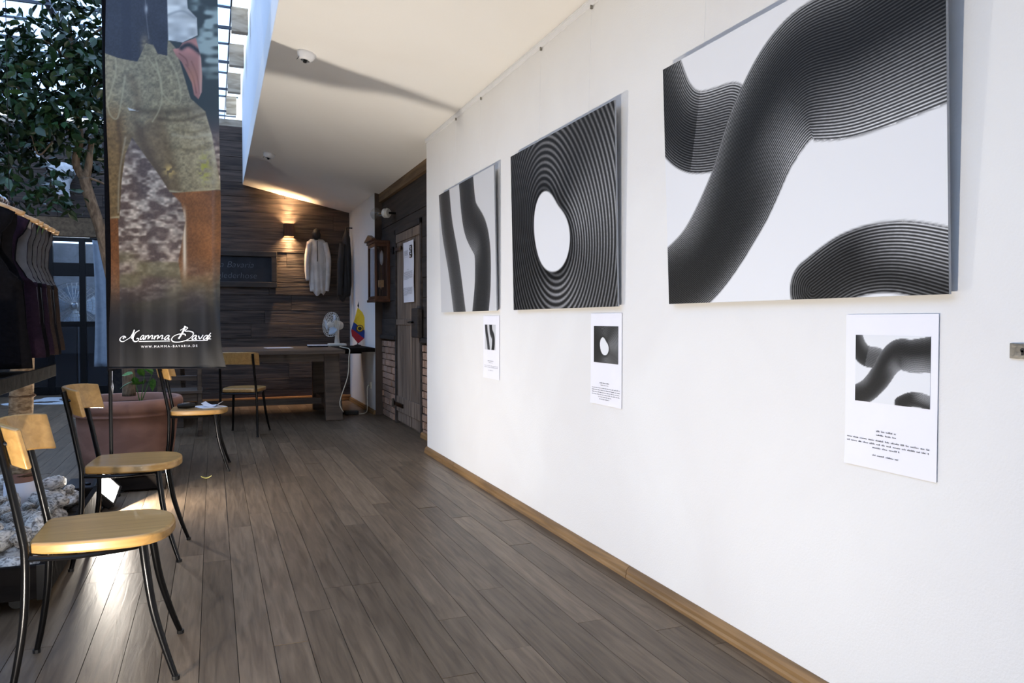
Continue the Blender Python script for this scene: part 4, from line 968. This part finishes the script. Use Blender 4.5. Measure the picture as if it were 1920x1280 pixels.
MB().lathe([(.047, 0), (.047, .004)], flagpt(.02, .225, .010), 20, (0,-1,0)).build('emblem', 'emblem_brown', ft)
MB().lathe([(.034, 0), (.034, .002)], flagpt(.02, .225, .0145), 20, (0,-1,0)).build('emblem_ring', 'flag_yellow', ft)
MB().lathe([(.024, 0), (.024, .002)], flagpt(.02, .225, .0170), 20, (0,-1,0)).build('emblem_core', 'hat_dark', ft)
# socket and white lead on the pier
t = thing('wall_socket', 'white wall socket with a hanging lead on the far white pier', 'socket', (1.775, 9.20, .28))
MB().box(1.772, 1.7848, 9.16, 9.24, .29, .37).build('plate', 'cable_white', t, bevel=.003); MB().tube([(1.765, 9.20, .33), (1.74, 9.20, .30), (1.735, 9.18, .12), (1.70, 9.05, .02), (1.60, 8.98, .01)], .0055, 6, smooth=4).build('lead', 'cable_white', t, smooth='all')
t = thing('power_strip', 'black power adapter lying on the floor behind the table leg', 'adapter', (1.53, 9.1, 0))
MB().box(1.44, 1.60, 9.0, 9.12, 0, .045).build('body', 'black_plastic', t, bevel=.006); MB().box(1.42, 1.50, 9.14, 9.22, 0, .03).build('plug', 'black_plastic', t, bevel=.004)
# ================================================================ ON THE BOARD WALL
t = thing('wall_sconce', 'square rust brown wall lamp shining up and down the boards', 'lamp', (.965, YB-.06, 2.24))
x0, x1, y0, y1, z0, z1 = .90, 1.03, YB-.122, YB-.012, 2.245, 2.415
for nm, b in (('side', (x0, x0+.004, y0, y1, z0, z1)), ('side', (x1-.004, x1, y0, y1, z0, z1)), ('side', (x0, x1, y0, y0+.004, z0, z1)), ('side', (x0, x1, y1-.004, y1, z0, z1))):
    MB().box(*b).build('shade_side', 'clock_wood', t)
MB().box(x0+.02, x1-.02, y0+.02, y1-.02, 2.32, 2.34).build('bulb', 'sconce_glow', t)
MB().box(.93, 1.0, YB-.013, YB+.0, 2.29, 2.37).build('bracket', 'black_steel', t)
for (zz, rx) in ((2.315, 0.), (2.345, math.pi)):
    sp = bpy.data.lights.new('sconce_beam', 'SPOT'); sp.energy = 45; sp.color = (1., .66, .36); sp.spot_size = R(46); sp.spot_blend = .7; sp.shadow_soft_size = .02
    so = bpy.data.objects.new('sconce_beam', sp); C.objects.link(so); so.parent = t; so.location = Vector((.965, YB-.067, zz)) - Vector(t.location); so.rotation_euler = (rx, 0, 0)
t = thing('chalkboard', 'chalkboard with handwritten chalk lettering in a dark wooden frame', 'board', (.2, YB-.02, 1.55))
cx0, cx1, cz0, cz1 = -.62, .812, 1.555, 2.04; yc = YB-.014
MB().box(cx0+.05, cx1-.05, yc-.012, yc, cz0+.05, cz1-.05).build('slate', 'slate', t)
for b in ((cx0, cx1, cz0, cz0+.075), (cx0, cx1, cz1-.075, cz1), (cx0, cx0+.075, cz0+.075, cz1-.075), (cx1-.075, cx1, cz0+.075, cz1-.075)):
    MB().box(b[0], b[1], yc-.034, yc, b[2], b[3]).build('frame_rail', 'frame_wood', t, bevel=.008)
text_mb('Mamma Bavaria', .118, lambda a, b: (.515+a, yc-.0135, 1.815+b), shear=.25, align='RIGHT', thick=-.0022).build('lettering', 'chalk', t)
text_mb('Berglederhose', .112, lambda a, b: (.555+a, yc-.0135, 1.675+b), shear=.12, align='RIGHT', thick=-.0022).build('lettering', 'chalk', t)
def garment(name, label, cat, mat, prof, y, amp, parts):
    """prof: (z, left, right, thickness) from top to bottom"""
    zt_, zb_ = prof[0][0], prof[-1][0]; t = thing(name, label, cat, ((prof[0][1]+prof[0][2])/2, y, zb_))
    T = [[(-q[0], q[k]) for q in prof] for k in (1, 2, 3)]
    def f(u, v):
        z = zt_+(zb_-zt_)*v; l, r, th = interp(T[0], -z), interp(T[1], -z), interp(T[2], -z); q = u*2*math.pi
        x = (l+r)/2 - (r-l)/2*math.cos(q); yy = y - th*math.sin(q) if math.sin(q) > 0 else y - .15*th*math.sin(q)
        fold = amp*v*(math.sin(x*95+z*4)+.6*math.sin(x*170+z*9+1)) if math.sin(q) > .1 else 0
        return (x, min(yy-fold, YB-.018), z + .02*math.sin(x*60)*v**4)
    MB().grid(48, 34, f, closeu=True).build('body', mat, t, smooth='all'); return t
t = garment('hanging_shirt', 'cream linen shirt hanging from a hook on the board wall beside the lamp', 'shirt', 'white_cloth', [(2.225, 1.25, 1.42, .02), (2.19, 1.215, 1.455, .04), (2.0, 1.212, 1.468, .05), (1.70, 1.225, 1.470, .06), (1.53, 1.24, 1.455, .055), (1.47, 1.30, 1.42, .03)], YB-.035, .007, None)
MB().tube([(1.235, YB-.06, 2.18), (1.205, YB-.08, 2.0), (1.20, YB-.07, 1.80), (1.21, YB-.06, 1.66)], [.035,.036,.032,.026], 12, smooth=4).build('sleeve', 'white_cloth', t, smooth='all')
MB().tube([(1.445, YB-.06, 2.18), (1.485, YB-.08, 1.98), (1.482, YB-.08, 1.75), (1.465, YB-.06, 1.52)], [.034,.036,.032,.028], 12, smooth=4).build('sleeve', 'white_cloth', t, smooth='all')
MB().tube([(1.335, YB-.082, 2.20), (1.335, YB-.092, 2.05), (1.336, YB-.094, 1.92)], .005, 6).build('placket', 'brown_cloth', t)
t = thing('wall_hook', 'dark hat shaped clump hanging on the hook above the cream shirt', 'hook', (1.33, YB-.05, 2.2))
MB().lathe([(.02, 0), (.055, .03), (.06, .08), (.04, .13), (.01, .155)], (1.325, YB-.075, 2.215), 16).build('crown', 'hat_dark', t, smooth='all'); MB().tube([(1.325, YB-.0, 2.30), (1.325, YB-.08, 2.30)], .008, 8).build('peg', 'black_steel', t)
t = garment('hanging_jacket', 'dark leather jacket hanging in the corner against the white pier', 'jacket', 'hat_dark', [(2.37, 1.69, 1.715, .02), (2.22, 1.65, 1.755, .06), (1.95, 1.625, 1.770, .09), (1.62, 1.60, 1.772, .10), (1.47, 1.575, 1.755, .09), (1.39, 1.575, 1.68, .06)], YB-.24, .008, None)
MB().tube([(1.785, YB-.24, 2.375), (1.70, YB-.25, 2.375)], .008, 8).build('peg', 'black_steel', t); MB().tube([(1.64, YB-.30, 2.15), (1.61, YB-.33, 1.9), (1.60, YB-.33, 1.6), (1.60, YB-.31, 1.45)], [.04,.045,.04,.035], 12, smooth=4).build('sleeve', 'hat_dark', t, smooth='all')
# ================================================================ WALL CLOCK, BULB, DOOR NOTICE
t = thing('wall_clock', 'dark wooden pendulum wall clock with glass front hanging beside the plank door', 'clock', (1.77, 8.68, 1.32))
x0, x1, y0, y1, z0, z1 = 1.690, 1.862, 8.45, 8.86, 1.355, 1.985; ym = (y0+y1)/2
MB().box(x1-.012, x1, y0, y1, z0, z1).build('back_panel', 'clock_wood', t)
MB().box(x0-.012, x1, y0-.012, y1+.012, z0-.03, z0).build('base_moulding', 'clock_wood', t, bevel=.006); MB().box(x0-.014, x1, y0-.014, y1+.014, z1, z1+.03).build('cornice', 'clock_wood', t, bevel=.006)
for a in (y0, y1-.024): MB().box(x0, x0+.024, a, a+.024, z0, z1).build('corner_post', 'clock_wood', t, bevel=.003)
for a in (y0, y1-.018): MB().box(x1-.036, x1-.012, a, a+.018, z0, z1).build('corner_post', 'clock_wood', t, bevel=.003)
for (a, b) in ((z0, z0+.035), (z1-.035, z1)):
    MB().box(x0+.003, x0+.018, y0+.024, y1-.024, a, b).build('door_rail', 'clock_wood', t)
    MB().box(x0+.024, x1-.036, y0+.003, y0+.016, a, b).build('side_rail', 'clock_wood', t)
MB().box(x0+.008, x0+.011, y0+.024, y1-.024, z0+.035, z1-.035).build('pane', 'clock_glass', t)
for a in (y0+.006, y1-.010): MB().box(x0+.024, x1-.036, a, a+.003, z0+.035, z1-.035).build('pane', 'clock_glass', t)
MB().prism([(y0-.02, z1+.03), (y1+.02, z1+.03), (y1+.02, z1+.045), (ym, z1+.10), (y0-.02, z1+.045)], lambda a, b, c: (x0-.04+c, a, b), .05).build('pediment', 'clock_wood', t, bevel=.004)
MB().lathe([(.085, 0), (.085, .006)], (x1-.05, ym, z1-.15), 28, (-1,0,0)).build('dial', 'cream_plastic', t, smooth=True)
MB().tube([(x1-.06, ym, z1-.20), (x1-.06, ym, z0+.17)], .003, 6).build('pendulum_rod', 'brass', t); MB().lathe([(.001, -.006), (.045, -.003), (.045, .003), (.001, .006)], (x1-.06, ym, z0+.16), 24, (-1,0,0)).build('pendulum_bob', 'brass', t, smooth=True)
MB().tube([(x1-.075, ym-.07, z1-.2), (x1-.075, ym-.07, z0+.25)], .002, 6).build('chain', 'brass', t); MB().box(x1-.10, x1-.05, ym-.10, ym-.02, z0+.14, z0+.22).build('tag', 'hanger_wood', t)
bp = dep(706, 401, 8.35); bq = dep(728, 399, 8.25); bd = (bq-bp).normalized()
t = thing('wall_bulb', 'clear round light bulb in a pale socket on the wall above the clock', 'lamp', bq)
MB().lathe([(.012, .105), (.016, .085), (.040, .062), (.062, .028), (.070, 0), (.062, -.032), (.040, -.058), (.015, -.069), (.001, -.071)][::-1], bp, 24, bd, capb=False, capt=False).build('globe', 'bulb_glass', t, smooth='all')
MB().lathe([(.018, .09), (.030, .10), (.052, .125), (.050, .15), (.055, .165), (.040, .185)], bp, 16, bd).build('socket', 'cream_plastic', t, smooth=True)
MB().tube([bp+bd*.18, (1.872, bq.y, bq.z)], .012, 8).build('arm', 'black_steel', t); MB().lathe([(.001, .02), (.008, .03), (.006, .09)], bp, 8, bd).build('filament', 'brass', t)
nx = 1.8535
t = thing('door_notice', 'white printed notice pinned to the plank door', 'notice', (nx, 7.54, 1.30), 0)
MB().grid(7, 13, lambda a, b: (nx-.001-.004*math.sin(a*3+b*5)**2, 7.756-.430*a, 1.302+.615*b)).build('paper', 'paper', t, solid=.0008)
NP = lambda a, b: (nx-.0085, 7.756-.430*a, 1.302+.615*b); tx = MB(); rs = random.Random(4)
for k in range(8): words(tx, .08, .92 if k < 7 else .55, .500-.017*k, .010, NP, rs)
for k in range(8): words(tx, .06, .90 if k < 7 else .4, .235-.017*k, .010, NP, rs)
words(tx, .42, .58, .535, .008, NP, rs); words(tx, .12, .48, .745, .007, NP, rs)
for k in range(5): words(tx, .10, .48, .775+.018*k, .013, NP, rs)
tx.build('lettering', 'ink', t)
pm = MB(); pm.add([NP(.64,.72), NP(.86,.72), NP(.86,.925), NP(.64,.925)], [(0,1,2,3)]); pm.build('picture', 'dark_metal', t)
pw_ = MB(); q_ = lambda a, b: (nx-.0095, 7.756-.430*a, 1.302+.615*b)
for (a, b) in ((.68,.735),(.74,.775),(.68,.815),(.74,.850),(.69,.885)): pw_.add([q_(a,b), q_(a+.09,b), q_(a+.06,b+.028), q_(a,b+.022)], [(0,1,2,3)])
pw_.build('picture_light', 'paper', t)
t = thing('door_lock_box', 'old dark wooden lock box mounted on the edge of the plank door', 'lock', (1.84, 7.08, .92))
MB().box(1.80, 1.8535, 7.00, 7.24, .95, 1.235).build('case', 'dark_board', t, bevel=.012); MB().tube([(1.79, 7.12, 1.10), (1.76, 7.12, 1.10), (1.76, 7.20, 1.10)], .010, 8, smooth=3).build('handle', 'black_steel', t, smooth=True)
# ================================================================ FAR LEFT: SKULL, FLOOR FAN, CURTAIN FLAG, HIDE
sk = thing('cow_skull', 'bleached cow skull hanging on the board wall above the glazed door', 'skull', (-2.0, YF-.12, 2.80))
axs = Vector((.10, -.25, -1)).normalized(); s0 = Vector((-2.06, YF-.13, 3.42))
def skf(u, v):
    w = interp([(0,.10),(.10,.17),(.28,.195),(.40,.14),(.62,.095),(.80,.085),(.90,.09)], v*.9); th = interp([(0,.08),(.15,.11),(.4,.10),(.9,.06)], v*.9)
    q = u*2*math.pi; c = s0+axs*(.52*v); return c + Vector((1,0,.1))*(w*math.cos(q)*(1-.15*abs(math.sin(q)))) + Vector((0,-1,.1))*(th*math.sin(q))
MB().grid(24, 22, skf, closeu=True).build('cranium', 'bone', sk, smooth='all')
e_ = s0+axs*.52; MB().lathe([(.078, -.01), (.070, .05), (.045, .10), (.015, .135)], e_, 16, axs).build('nose', 'bone_dark', sk, smooth='all')
for s in (-1, 1):
    MB().lathe([(.040, 0), (.044, .012), (.02, .02)], s0+axs*.17+Vector((s*.13,-.085,0)), 14, (s*.5,-1,0)).build('eye_socket', 'bone_dark', sk, smooth='all')
    MB().tube([s0+axs*.05+Vector((s*.12,0,0)), s0+Vector((s*.22,-.02,.02)), s0+Vector((s*.30,-.04,.10))], [.035,.03,.008], 10, smooth=3).build('horn_core', 'bone', sk, smooth='all')
MB().tube([s0+Vector((0,.02,-.02)), (s0.x, YF-.01, s0.z-.02)], .012, 8).build('peg', 'black_steel', sk)
ff = thing('floor_fan', 'tall pedestal fan standing behind the glazed door', 'fan', (-1.99, 13.42, 0))
c, ax = fan((-1.99, 13.42, 1.34), (.15, -1, .05), .37, .07, 4, ff, 'steel_wire', 'fan_blue', .16, 6, 32, .003)
MB().lathe([(.07, -.26), (.085, -.20), (.085, -.10)], (-1.99, 13.42, 1.34), 18, ax).build('motor', 'fan_blue', ff, smooth=True)
MB().tube([(-1.98, 13.60, 1.30), (-1.98, 13.56, .05)], .022, 12).build('pole', 'steel_wire', ff, smooth=True); MB().lathe([(.24, 0), (.24, .02), (.05, .05)], (-1.98, 13.55, 0), 28).build('base', 'black_steel', ff, smooth=True)
cf = thing('curtain_flag', 'white cloth flag with black brush marks hanging before the glazed door', 'flag', (-1.50, YF-.05, .5))
MB().grid(16, 26, lambda u, v: (-1.67+.30*u+.03*math.sin(v*3), YF-.10-.018*math.sin(u*14+v*2), .42+1.90*v)).build('cloth', 'curtain_cloth', cf, smooth='all', solid=.004)
MB().tube([(-1.70, YF-.10, 2.34), (-1.36, YF-.10, 2.34)], .012, 8).tube([(-1.53, YF-.10, 2.34), (-1.53, YF-.03, 2.36)], .006, 6).build('rod', 'black_steel', cf)
for k, P in enumerate(([(.80,.42),(.88,.40),(.90,.36),(.84,.35)], [(.78,.33),(.90,.30),(.86,.27),(.76,.29)], [(.82,.24),(.92,.22),(.84,.19)])):
    MB().tube([(-1.67+.30*a, YF-.135, .42+1.9*b) for a, b in P], .012, 6, smooth=4).build('brush_mark', 'black_cloth', cf)
hd = thing('hide_rug', 'white and dark brown cowhide rug spread on the floor by the glazed door', 'rug', (-1.9, 12.2, 0))
def hide(rx, ry, cx, cy, z, seed, th=.008):
    rs = random.Random(seed); ph = [rs.uniform(0, 6.28) for _ in range(5)]; n = 48
    pts = []
    for i in range(n):
        q = 2*math.pi*i/n; k = 1+.16*math.sin(2*q+ph[0])+.14*math.sin(4*q+ph[1])+.08*math.sin(7*q+ph[2])+.05*math.sin(13*q+ph[3]); pts.append((cx+rx*k*math.cos(q), cy+ry*k*math.sin(q)))
    return MB().prism(pts, lambda a, b, c: (a, b, z+c), th)
hide(.62, .50, -1.92, 12.05, .001, 2).build('hide', 'rug_white', hd); hide(.34, .20, -1.70, 12.10, .009, 5, .003).build('dark_patch', 'rug_dark', hd); hide(.16, .10, -2.16, 11.84, .009, 8, .003).build('dark_patch', 'rug_dark', hd)
# curled dry leaf on the floor
q = onz(387, 897); t = thing('dry_leaf', 'curled yellow dry leaf lying on the oak floor', 'leaf', q)
MB().grid(9, 4, lambda u, v: (q.x-.035+.07*u, q.y-.012+.024*v*(1-abs(u-.5)), .003+.020*abs(u-.5)**1.5*2.2+.004*v)).build('blade', 'dry_leaf', t, smooth='all', solid=.0015)
